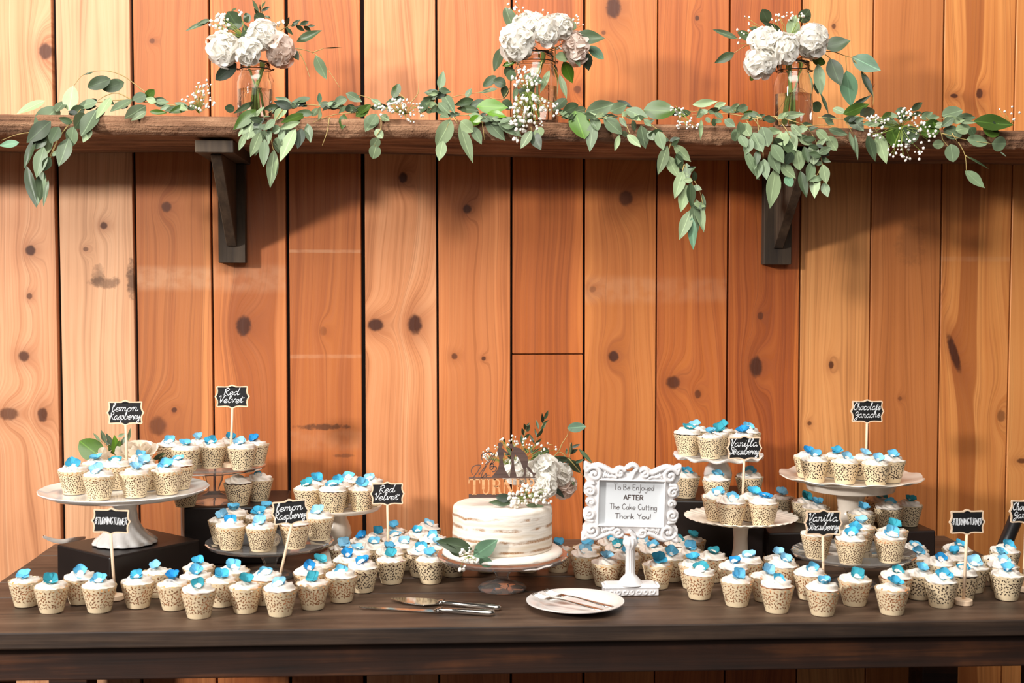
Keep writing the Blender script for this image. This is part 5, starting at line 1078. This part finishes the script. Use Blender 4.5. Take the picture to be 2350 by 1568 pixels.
sprig('eucalyptus_sprig', 'round leaved eucalyptus branch trailing toward the shelf end with a dangling tip', Z7,
 [(880, 385, 1025, 345, 95, 'g', 'o'), (990, 400, 1125, 400, 60, 'g'), (1000, 430, 1130, 440, 30, 'p'), (1130, 430, 1410, 455, 110, 'o'), (1190, 490, 1310, 520, 90, 'o'), (815, 470, 895, 445, 45, 'p'), (770, 405, 850, 395, 40, 'g'), (715, 410, 800, 360, 50, 'g'), (890, 490, 1020, 540, 85, 'g', 'o'), (985, 500, 1090, 475, 75, 'p', 'o'), (1090, 480, 1120, 530, 60, 'd'), (1070, 570, 1220, 590, 85, 'g', 'o'), (1260, 600, 1360, 600, 100, 'g', 'o'), (1320, 665, 1365, 700, 12, 'd'),
  (805, 610, 885, 600, 60, 'p', 'o'), (940, 610, 960, 735, 95, 'g', 'o'), (1055, 815, 1195, 935, 80, 'g'), (1060, 695, 1225, 790, 14, 'd'), (640, 345, 720, 285, 45, 'd'), (520, 360, 600, 330, 40, 'g'), (760, 450, 860, 440, 60, 'o'), (700, 480, 850, 500, 110, 'o'), (480, 480, 540, 620, 110, 'o'), (560, 560, 690, 500, 120, 'd'), (960, 400, 870, 470, 60, 'g'), (420, 400, 520, 380, 60, 'o')],
 [[(400, 400), (700, 390), (1000, 420), (1300, 430)], [(750, 400), (860, 510), (880, 570), (935, 635)], [(1000, 590), (1050, 690), (1060, 810)], [(870, 520), (1060, 570), (1260, 600)], [(1050, 690), (1150, 750)], [(950, 520), (1000, 600)]], shelf_depth, group=GRP)

def breath(label, crop, boxes, root_px, Y, r_px=4.0, group="baby's breath sprays", spread=0.03, name='babys_breath'):
    """boxes: (x0,y0,x1,y1,count) in crop pixels; buds fall inside the ellipse of each box"""
    ox, oy, s_ = crop; root = thing(name, label, 'flowers', tuple(ony(ox+root_px[0]/s_, oy+root_px[1]/s_, Y)), 0, group)
    buds = MB(); st = MB(); b0 = ony(ox+root_px[0]/s_, oy+root_px[1]/s_, Y)
    for x0, y0, x1, y1, n in boxes:
        for k in range(n):
            a = random.uniform(0, 2*PI); q = math.sqrt(random.random()); x = (x0+x1)/2+(x1-x0)/2*q*math.cos(a); y = (y0+y1)/2+(y1-y0)/2*q*math.sin(a)
            p = ony(ox+x/s_, oy+y/s_, Y-random.uniform(-0.3, 1.0)*spread); r = r_px*random.uniform(0.6, 1.15)/pxm(Y)
            buds.blob(p, r, 1, (1, 1, random.uniform(0.9, 1.3)), 0.22)
            if k % 2 == 0:
                mid = b0.lerp(p, 0.55)+Vector((random.uniform(-.006, .006), random.uniform(-.004, .004), random.uniform(-.004, .008)))
                st.tube([b0, mid, p], [0.0007, 0.0005, 0.0004], 4)
    st.obj('stems', 'stem_green', root, world=True); o = buds.obj('blossoms', 'bud', root, world=True); o['kind'] = 'stuff'; return root
breath("baby's breath spray tucked beside the first jar on the shelf", Z2, [(60, 740, 330, 920, 34), (170, 640, 310, 780, 14)], (200, 925), -0.285, 3.3)
breath("baby's breath spray lying on the shelf edge before the first eucalyptus gap", Z3, [(345, 600, 910, 790, 46), (520, 590, 720, 770, 22), (700, 740, 910, 850, 10)], (700, 760), -0.30, 3.4)
breath("baby's breath cascading down before the middle jar", Z4, [(490, 600, 760, 830, 40), (470, 850, 780, 1060, 62), (455, 1020, 800, 1190, 44), (700, 880, 910, 1060, 18), (480, 1240, 550, 1290, 4)], (640, 820), -0.31, 4.2)
breath("baby's breath spray on the shelf edge right of the hanging strand", Z5, [(1020, 210, 1150, 330, 14), (1080, 320, 1260, 440, 26)], (1100, 270), -0.31, 3.0)
breath("large baby's breath spray spilling over the shelf near its end", Z7, [(290, 370, 480, 560, 26), (500, 320, 740, 540, 38), (460, 560, 760, 740, 40), (720, 460, 830, 580, 12), (280, 320, 360, 440, 5)], (560, 470), -0.325, 3.6)
breath("few baby's breath buds at the shelf end", Z7, [(1300, 290, 1500, 460, 8)], (1400, 450), -0.29, 3.4)

# ------------------------------------------------------------------ hydrangea blooms
def floret_mesh(seed, mat, R=0.0155):
    rs = np.random.RandomState(seed); mb = MB(); n, m = 4, 4
    for q in range(4):
        k0 = len(mb.v); cup = rs.uniform(0.1, 0.5); tilt = rs.uniform(0.1, 0.6); ang = q*PI/2+rs.uniform(-.2, .2)
        for i in range(n+1):
            t_ = i/n; hw = R*0.62*math.sin(PI*min(0.98, 0.06+0.85*t_**0.8))**0.6
            for j in range(m+1):
                s_ = -1+2*j/m; mb.v.append((hw*s_, R*(t_-0.08*s_*s_*t_), tilt*R*t_*0.8+cup*hw*s_*s_-0.003*t_*t_*t_+0.0008*math.sin(9*s_+seed+q)*t_))
        mb.f += [(k0+i*(m+1)+j, k0+i*(m+1)+j+1, k0+(i+1)*(m+1)+j+1, k0+(i+1)*(m+1)+j) for i in range(n) for j in range(m)]
        mb.xform(Matrix.Rotation(ang, 4, 'Z'), k0)
    return mb.mesh('floret', mat)
FLO = {m: [floret_mesh(k, m) for k in range(4)] for m in ('hyd', 'hyd_pink')}
CORE = MB().blob((0, 0, 0), 1, 2).mesh('bloom_core', 'hyd_core')
def bloom(label, crop, c, rx, ry, Y, mat='hyd', n=30, group='white hydrangea blooms', sc=1.0, name='hydrangea_bloom'):
    ox, oy, s_ = crop; p = ony(ox+c[0]/s_, oy+c[1]/s_, Y); k = 1/s_/pxm(Y); Rx, Rz = rx*k, ry*k; Ry = (Rx+Rz)/2*0.85
    root = thing(name, label, 'flower', tuple(p), 0, group)
    co = link('core', CORE, root); co.scale = (Rx*.62, Ry*.62, Rz*.62)
    ga = PI*(3-math.sqrt(5))
    for i in range(n):
        z = 1-2*(i+.5)/n; r = math.sqrt(1-z*z); a = ga*i+random.uniform(-.2, .2); d = Vector((r*math.cos(a), r*math.sin(a), z))
        f = link('floret', FLO[mat][i % 4], root); jr = random.uniform(0.78, 1.12)
        nrm = Vector((d.x/Rx, d.y/Ry, d.z/Rz)).normalized()
        f.matrix_basis = Matrix.Translation((d.x*Rx*.80*jr, d.y*Ry*.80*jr, d.z*Rz*.80*jr)) @ nrm.to_track_quat('Z', 'Y').to_matrix().to_4x4() @ Matrix.Rotation(random.uniform(0, 6.28), 4, 'Z') @ Matrix.Rotation(random.uniform(-.45, .45), 4, 'X') @ Matrix.Scale(sc*random.uniform(1.15, 1.6), 4)
    return root
YJ = -0.225
bloom('white hydrangea bloom drooping over the left rim of the first jar', Z2, (405, 400), 118, 130, YJ-.02, n=36)
bloom('small white hydrangea bloom low at the mouth of the first jar', Z2, (605, 420), 78, 95, YJ-.05, n=22)
bloom('white hydrangea bloom standing highest in the first jar', Z2, (725, 285), 115, 105, YJ-.02, n=34)
bloom('creamy hydrangea bloom at the right rim of the first jar', Z2, (865, 405), 95, 130, YJ-.01, 'hyd_pink', 30)
bloom('large white hydrangea bloom at the left rim of the middle jar', Z4, (530, 390), 145, 150, YJ-.04, n=44)
bloom('white hydrangea bloom on top of the middle jar', Z4, (655, 225), 125, 95, YJ-.01, n=34)
bloom('white hydrangea bloom over the centre of the middle jar', Z4, (805, 280), 80, 100, YJ-.04, n=26)
bloom('white hydrangea bloom at the upper right of the middle jar', Z4, (925, 235), 95, 85, YJ-.0, n=28)
bloom('blush hydrangea bloom drooping at the right of the middle jar', Z4, (1065, 425), 90, 130, YJ+.01, 'hyd_pink', 32)
bloom('white hydrangea bloom at the upper left of the third jar', Z6, (480, 300), 95, 95, YJ-.02, n=32)
bloom('white hydrangea bloom drooping left of the third jar', Z6, (445, 460), 95, 95, YJ-.03, n=32)
bloom('white hydrangea bloom over the mouth of the third jar', Z6, (635, 345), 85, 100, YJ-.04, n=30)
bloom('white hydrangea bloom at the upper right of the third jar', Z6, (825, 295), 108, 120, YJ-.02, n=38)
JG = 'greenery standing in the jars'
sprig('jar_greenery', 'mixed dark leaves and olive sprigs standing in the first jar', Z2,
 [(285, 170, 100, 250, 35, 'g'), (280, 160, 190, 200, 30, 'd'), (520, 215, 440, 100, 110, 'd', 'o'), (560, 180, 430, 240, 60, 'd'), (560, 330, 600, 240, 50, 'd'), (610, 310, 570, 200, 60, 'g'), (610, 180, 580, 110, 60, 'd'), (730, 180, 660, 120, 80, 'd', 'o'), (1010, 335, 1200, 252, 60, 'd'), (960, 215, 1030, 160, 30, 'd'), (995, 205, 1065, 255, 30, 'd'), (1030, 200, 1100, 175, 30, 'd'), (1060, 215, 1115, 250, 28, 'd'), (1090, 215, 1150, 210, 20, 'd'), (905, 210, 940, 140, 30, 'd'), (915, 230, 970, 285, 28, 'd'),
  (955, 405, 1015, 490, 60, 'd'), (1160, 465, 1240, 640, 80, 'g'), (500, 525, 345, 650, 90, 'k', 'o'), (1225, 395, 1370, 390, 9, 'd'), (690, 90, 640, 0, 25, 'd'), (715, 90, 780, 55, 22, 'd'), (690, 120, 655, 70, 25, 'd'), (720, 60, 745, 10, 20, 'd'), (710, 110, 700, 40, 24, 'd'), (740, 130, 790, 150, 18, 'd'), (500, 300, 560, 290, 60, 'd'), (480, 90, 500, 65, 30, 'd')],
 [[(690, 400), (720, 200), (715, 60), (725, -20)], [(700, 420), (900, 390), (1130, 430), (1250, 560), (1355, 720)], [(1020, 420), (1070, 520), (1110, 640)], [(700, 380), (900, 230), (1000, 205), (1100, 210)], [(660, 380), (480, 200), (280, 170)], [(1130, 430), (1225, 395)]], YJ+.005, 'greenery', JG, 0.02)
sprig('jar_greenery', 'eucalyptus leaves standing around the blooms of the middle jar', Z4,
 [(500, 265, 435, 75, 120, 'g', 'o'), (395, 440, 330, 635, 85, 'd'), (1060, 260, 990, 200, 70, 'g', 'o'), (1060, 330, 1315, 345, 110, 'd'), (1180, 420, 1310, 530, 90, 't', 'o'), (1150, 480, 1180, 630, 80, 'k'), (1160, 470, 1215, 550, 25, 'd'), (990, 520, 885, 510, 80, 'p', 'o'), (960, 560, 1030, 740, 90, 'b'), (920, 680, 980, 880, 50, 'p'), (1050, 500, 1100, 600, 50, 'g'), (410, 590, 540, 550, 40, 'b'), (440, 600, 500, 720, 80, 'd'), (870, 580, 890, 690, 35, 'k')],
 [[(760, 470), (900, 420), (1060, 320), (1130, 330)], [(780, 480), (1000, 420), (1160, 470), (1210, 540)], [(740, 460), (560, 330), (470, 200)], [(880, 430), (880, 560), (900, 690)], [(720, 170), (770, 155), (815, 180)]], YJ+.01, 'greenery', JG, 0.02)
sprig('jar_greenery', 'pale leaf and grey leaf hanging before the glass of the middle jar', Z3,
 [(1990, 350, 2195, 415, 100, 'g'), (2255, 300, 2165, 520, 60, 'p'), (1910, 480, 1870, 600, 50, 'g'), (1840, 290, 1850, 400, 90, 'd'), (1930, 500, 2090, 580, 100, 'd')],
 [[(2180, 200), (2140, 330), (2100, 440), (2000, 520), (1930, 520)]], -0.29, 'greenery', JG, 0.006)
sprig('jar_greenery', 'eucalyptus leaves fanning out around the blooms of the third jar', Z6,
 [(280, 275, 120, 215, 40, 'g'), (395, 285, 295, 235, 70, 'd', 'o'), (260, 385, 130, 450, 55, 'd'), (450, 220, 380, 200, 40, 'd'), (510, 160, 470, 70, 75, 'd', 'o'), (605, 240, 480, 165, 50, 'd'), (670, 265, 710, 115, 90, 'p'), (745, 155, 805, 72, 80, 'd'), (925, 340, 1095, 295, 100, 'd'), (1125, 415, 1312, 505, 105, 't'), (960, 430, 1030, 610, 100, 'd'), (1075, 520, 1110, 760, 110, 't'), (870, 470, 890, 680, 70, 'g'), (830, 430, 920, 450, 60, 'o'), (845, 600, 870, 680, 40, 'k'), (840, 740, 880, 800, 70, 'd'), (1185, 520, 1262, 690, 45, 'k'), (890, 680, 945, 825, 25, 'd'), (590, 420, 605, 520, 60, 'o'), (1255, 640, 1275, 610, 20, 'k'), (400, 545, 385, 580, 30, 'o')],
 [[(700, 430), (930, 370), (1060, 400), (1125, 420)], [(900, 375), (970, 430)], [(1070, 405), (1075, 520)], [(1125, 430), (1180, 500), (1260, 640), (1265, 760)], [(690, 430), (420, 290), (280, 275)], [(420, 300), (330, 340), (260, 385)], [(700, 400), (690, 260)]], YJ+.01, 'greenery', JG, 0.02)
breath("baby's breath tuft among the dark leaves of the first jar", Z2, [(290, 110, 470, 260, 46), (760, 160, 900, 215, 12), (470, 85, 580, 130, 4)], (600, 330), YJ+.0, 4.0, spread=.02)
breath("scattered baby's breath buds above the middle jar", Z4, [(395, 0, 600, 160, 12), (680, 90, 830, 140, 4), (950, 140, 1180, 320, 16), (400, 240, 440, 270, 1), (840, 350, 950, 460, 7)], (760, 400), YJ+.0, 3.0, spread=.02)
breath("baby's breath buds above the third jar", Z6, [(270, 90, 400, 340, 13), (430, 80, 600, 190, 5), (580, 80, 800, 160, 18)], (640, 330), YJ+.01, 3.2, spread=.02)

# ------------------------------------------------------------------ mason jars
def jar(label, xl, xr, ytop, Y):
    a, b = ony(xl, 250, Y), ony(xr, 250, Y); x = (a.x+b.x)/2; R = (b.x-a.x)/2; z0 = shelf_top(x)+0.0012; H = ony((xl+xr)/2, ytop, Y).z-z0
    o = thing('mason_jar', label, 'jar', (x, Y, z0), 0, 'flower jars on the shelf'); rn = R*0.80
    def sq(r, z, a_, j): # rounded-square body
        k = max(0, min(1, (H*.74-z)/(H*.1))); e = 1+0.03*k*math.cos(4*a_); return (r*e, z, a_)
    outer = [(0, 0), (R*.86, 0), (R*.95, H*.012), (R*.985, H*.05), (R*.985, H*.66), (R*.95, H*.73), (R*.86, H*.785), (rn, H*.82), (rn, H*.85), (rn*1.05, H*.86), (rn, H*.875), (rn*1.03, H*.90), (rn, H*.915), (rn*1.03, H*.94), (rn, H*.955), (rn, H)]
    t_ = 0.0032
    inner = [(rn-t_, H), (rn-t_, H*.83), (R*.85-t_, H*.77), (R*.94-t_, H*.70), (R*.965-t_, H*.64), (R*.965-t_, H*.07), (R*.9-t_, H*.035), (0, H*.03)]
    MB().lathe(outer+inner, 72, sq, caps=False).obj('glass', 'glass', o)
    wz = H*.52
    MB().lathe([(0, H*.0305), (R*.9-t_-.0003, H*.0355), (R*.965-t_-.0003, H*.07), (R*.965-t_-.0003, wz), (0, wz)], 48, sq).obj('water', 'water', o, angle=60)
    mb = MB(); n = 40
    mb.tube([(rn*1.07*math.cos(2*PI*k/n), rn*1.07*math.sin(2*PI*k/n), H*.868) for k in range(n+1)], .0011, 6)
    for s_ in (-1, 1):
        mb.tube([(s_*rn*1.05, -.002, H*.868), (s_*(rn*1.05+.006), -.003, H*.862), (s_*(rn*1.05+.008), -.002, H*.88), (s_*(rn*1.05+.003), 0, H*.885)], .0011, 6)
    mb.obj('wire_ring', 'wire', o)
    mb = MB()  # embossed oval and ribs on the glass
    for k in range(3): mb.tube([(R*1.012*math.sin(u*.5)*(.75-.2*k)*1.25, -math.sqrt(max(0, R*R*1.0-(R*1.012*math.sin(u*.5)*(.75-.2*k)*1.25)**2)), H*(.40+.02*k)+H*(.17-.045*k)*math.cos(u)) for u in np.linspace(-PI*.97, PI*.97, 30)], .0007, 4)
    mb.obj('embossing', 'glass', o)
    mb = MB()
    for k in range(6):
        a_ = random.uniform(0, 6.28); q = R*.5*random.random(); top_ = (rn*.55*math.cos(a_+2), rn*.55*math.sin(a_+2), H*.93)
        mb.tube([(q*math.cos(a_), q*math.sin(a_), H*.06), (q*.5*math.cos(a_), q*.5*math.sin(a_), H*.5), top_], .0021 if k else .0048, 7)
    tag(mb.obj('flower_stems', 'stem_green'), 'green flower stems inside '+label.split(' holding')[0].replace('mason jar', 'jar'), 'stems', 'stems in the jars').location = (x, Y, z0)
    return o
jar('clear glass mason jar near the left bracket holding white hydrangeas', 544, 629, 143, -0.225)
jar('large clear glass mason jar behind the cascade holding white hydrangeas', 1174, 1281, 122, -0.225)
jar('clear glass mason jar with its front unobstructed holding white hydrangeas', 1776, 1864, 143, -0.225)

# ------------------------------------------------------------------ flowers on and beside the cake
ZC = (1060, 930, 6.273); YC = cy+0.02
bloom('white ruffled bloom lying on the wedding cake behind the topper', ZC, (800, 950), 190, 130, YC+.02, n=34, group='blooms on the cake', sc=1.0)
bloom('largest white ruffled bloom on the wedding cake beside the topper', ZC, (1160, 960), 170, 175, YC-.02, n=42, group='blooms on the cake', sc=1.1)
bloom('white ruffled bloom at the cake edge', ZC, (1190, 1165), 110, 105, YC-.045, n=26, group='blooms on the cake', sc=1.0)
bloom('blush bloom drooping behind the wedding cake', ZC, (1470, 1170), 110, 95, YC+.04, 'hyd_pink', 30, 'blooms on the cake')
bloom('small white bloom beside the blush one behind the cake', ZC, (1420, 1000), 95, 120, YC+.03, n=28, group='blooms on the cake')
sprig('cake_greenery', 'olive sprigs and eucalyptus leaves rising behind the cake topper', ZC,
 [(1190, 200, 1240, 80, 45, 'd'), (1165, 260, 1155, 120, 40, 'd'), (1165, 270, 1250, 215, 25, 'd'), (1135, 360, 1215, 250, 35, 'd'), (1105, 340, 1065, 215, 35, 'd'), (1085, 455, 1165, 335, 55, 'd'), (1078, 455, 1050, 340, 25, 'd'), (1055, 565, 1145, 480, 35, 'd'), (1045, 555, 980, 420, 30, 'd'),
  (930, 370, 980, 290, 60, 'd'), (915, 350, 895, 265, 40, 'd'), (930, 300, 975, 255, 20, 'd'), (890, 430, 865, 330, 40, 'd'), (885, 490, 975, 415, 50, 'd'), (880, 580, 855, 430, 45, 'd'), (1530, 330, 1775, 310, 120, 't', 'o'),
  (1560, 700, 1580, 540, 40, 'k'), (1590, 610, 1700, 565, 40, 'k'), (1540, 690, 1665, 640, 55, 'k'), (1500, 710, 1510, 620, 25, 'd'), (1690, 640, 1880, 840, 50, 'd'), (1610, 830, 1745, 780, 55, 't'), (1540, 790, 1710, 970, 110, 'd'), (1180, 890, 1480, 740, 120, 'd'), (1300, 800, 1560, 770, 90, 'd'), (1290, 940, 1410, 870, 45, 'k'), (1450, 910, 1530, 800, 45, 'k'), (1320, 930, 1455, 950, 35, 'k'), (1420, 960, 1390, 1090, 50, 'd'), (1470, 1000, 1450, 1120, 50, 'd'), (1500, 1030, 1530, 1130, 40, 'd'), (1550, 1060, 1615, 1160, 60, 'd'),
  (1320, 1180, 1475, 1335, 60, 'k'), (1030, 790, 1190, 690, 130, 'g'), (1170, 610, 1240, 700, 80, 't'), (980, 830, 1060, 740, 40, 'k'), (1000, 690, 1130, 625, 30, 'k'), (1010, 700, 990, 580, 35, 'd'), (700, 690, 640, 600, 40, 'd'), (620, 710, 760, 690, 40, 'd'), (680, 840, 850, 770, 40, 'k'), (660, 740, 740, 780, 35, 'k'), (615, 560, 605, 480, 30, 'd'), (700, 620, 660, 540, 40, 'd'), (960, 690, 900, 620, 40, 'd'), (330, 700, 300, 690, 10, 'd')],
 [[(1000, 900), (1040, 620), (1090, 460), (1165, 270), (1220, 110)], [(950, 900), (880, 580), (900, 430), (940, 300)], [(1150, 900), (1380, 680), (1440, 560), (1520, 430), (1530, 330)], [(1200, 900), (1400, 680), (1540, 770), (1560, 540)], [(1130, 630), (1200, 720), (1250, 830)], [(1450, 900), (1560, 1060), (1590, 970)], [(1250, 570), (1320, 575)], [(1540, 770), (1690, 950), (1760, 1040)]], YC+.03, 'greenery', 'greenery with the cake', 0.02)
breath("baby's breath spray rising behind the cake topper", ZC, [(260, 660, 400, 850, 18), (350, 580, 530, 720, 10), (540, 470, 620, 530, 5), (640, 420, 820, 620, 12), (830, 480, 1010, 670, 9), (1030, 500, 1380, 740, 12), (780, 740, 820, 800, 3), (480, 640, 520, 740, 5)], (780, 900), YC+.015, 3.0, "baby's breath with the cake", .015)
breath("dense baby's breath tuft lying on the front of the cake top", ZC, [(660, 1230, 1000, 1440, 30), (860, 1180, 1300, 1330, 36), (1000, 1300, 1310, 1430, 16), (700, 1350, 940, 1480, 14), (840, 1130, 960, 1250, 8)], (930, 1330), cy-.06, 4.4, "baby's breath with the cake", .012)
sprig('cake_greenery', 'flat green leaves under the tuft on the cake top', ZC, [(700, 1410, 400, 1400, 90, 'd'), (930, 1440, 1170, 1455, 60, 'g'), (500, 1330, 740, 1350, 110, 'k')], [[(980, 1400), (820, 1390), (690, 1400)]], cy-.055, 'greenery', 'greenery with the cake', 0.004)
ZD = (950, 900, 2.904)
Yb = cy-0.118
sprig('cake_greenery', 'pair of broad green leaves lying on the iced board before the cake', ZD, [(375, 1045, 155, 995, 85, 'd'), (300, 1095, 220, 1010, 40, 'd'), (405, 1090, 552, 990, 95, 't'), (440, 1110, 520, 1155, 65, 't')], [[(300, 1100), (380, 1080), (420, 1100)]], Yb, 'greenery', 'greenery with the cake', 0.003)
breath("small baby's breath cluster drooping from the iced board of the cake", ZD, [(295, 1030, 390, 1120, 8), (290, 1100, 440, 1145, 12), (290, 1150, 350, 1190, 4)], (370, 1100), Yb-.008, 4.6, "baby's breath with the cake", .008)

# rose and bud with leaves behind the first stand
ZR = (230, 880, 6.351); YR = S[1][1]+0.142
def petal3(parent, c, r, ang, open_, h, mat='rose', w=1.0, name='petal'):
    mb = MB(); n, m = 6, 8
    for i in range(n+1):
        t_ = i/n
        for j in range(m+1):
            s_ = -1+2*j/m; a = ang+s_*1.0*w; rr = r*(0.35+0.65*math.sin(PI*.5*t_)**.8)*(1+open_*t_*t_)*(1+.04*math.sin(4*s_+ang*3)*t_); z = h*(t_-0.18*s_*s_*t_-(open_*0.35*t_**4))
            mb.v.append((rr*math.cos(a), rr*math.sin(a), z))
    mb.f = [(i*(m+1)+j, i*(m+1)+j+1, (i+1)*(m+1)+j+1, (i+1)*(m+1)+j) for i in range(n) for j in range(m)]
    o = mb.obj(name, mat, parent); o.location = c; return o
pr0 = ony(230+540/6.351, 880+985/6.351, YR)
rs_ = thing('white_rose', 'open cream white rose behind the cupcakes on the spiral footed stand', 'flower', (pr0.x, YR, pr0.z-0.026))
for ring, (n, r, op, h) in enumerate([(3, .008, .0, .047), (3, .013, .05, .049), (4, .019, .18, .049), (5, .025, .38, .047), (5, .030, .60, .042)]):
    for q in range(n):
        o = petal3(rs_, (0, 0, 0), r, q*2*PI/n+ring*.7, op, h); o.rotation_euler = (0.35, 0, 0)
MB().tube([(0, 0, 0.004), (0.002, 0.002, (S[1][2]-rs_.location.z)*.5), (0.006, 0.0, S[1][2]+0.003-rs_.location.z)], 0.0022, 7).obj('stem', 'stem_green', rs_)
pb = ony(230+90/6.351, 880+1080/6.351, YR-.01)
bd = thing('white_rose_bud', 'half closed white rosebud beside the open rose', 'flower', (pb.x, YR-.01, pb.z-.012))
for q, (r, op, h) in enumerate([(.008, 0, .036), (.010, .05, .036), (.012, .25, .034), (.013, .45, .032)]):
    o = petal3(bd, (0, 0, 0), r, q*1.9, op, h, 'rose', 1.3); o.rotation_euler = (.2, -.25, 0)
MB().tube([(0, 0, 0.003), (-0.002, 0.002, (S[1][2]-bd.location.z)*.5), (-0.004, 0.0, S[1][2]+0.003-bd.location.z)], 0.0018, 7).obj('stem', 'stem_green', bd)
ZQ = (80, 970, 7.841)
sprig('rose_greenery', 'bright green leaves around the rose and rosebud', ZQ,
 [(1200, 640, 820, 345, 330, 'b', 'o'), (1480, 600, 1430, 240, 130, 'b'), (1500, 640, 1530, 320, 120, 'o'), (1400, 420, 1285, 200, 70, 'd'), (1420, 560, 1330, 400, 90, 'o'), (1270, 360, 1190, 140, 70, 'g'), (1180, 340, 1050, 190, 40, 'g'), (1560, 390, 1640, 240, 60, 'g'), (1500, 250, 1620, 200, 50, 'g'), (1680, 320, 1720, 110, 50, 'g'), (1300, 400, 1340, 310, 70, 'd')],
 [[(1460, 700), (1450, 550), (1300, 420), (1180, 330)], [(1500, 650), (1560, 420), (1640, 260)]], YR+.006, 'greenery', None, 0.004, 0.001)
ZS = ZR
sprig('rose_greenery', 'grey eucalyptus tips between the rose and the glass stand', ZS, [(780, 1110, 940, 1020, 60, 'd'), (850, 1150, 960, 1080, 70, 'd'), (800, 1120, 900, 1010, 30, 'k')], [[(700, 1200), (800, 1120), (900, 1060), (960, 1030)]], YR, 'greenery', None, 0.004, 0.0008)
print('cupcakes', NCUP[0], 'objects', len(bpy.data.objects))
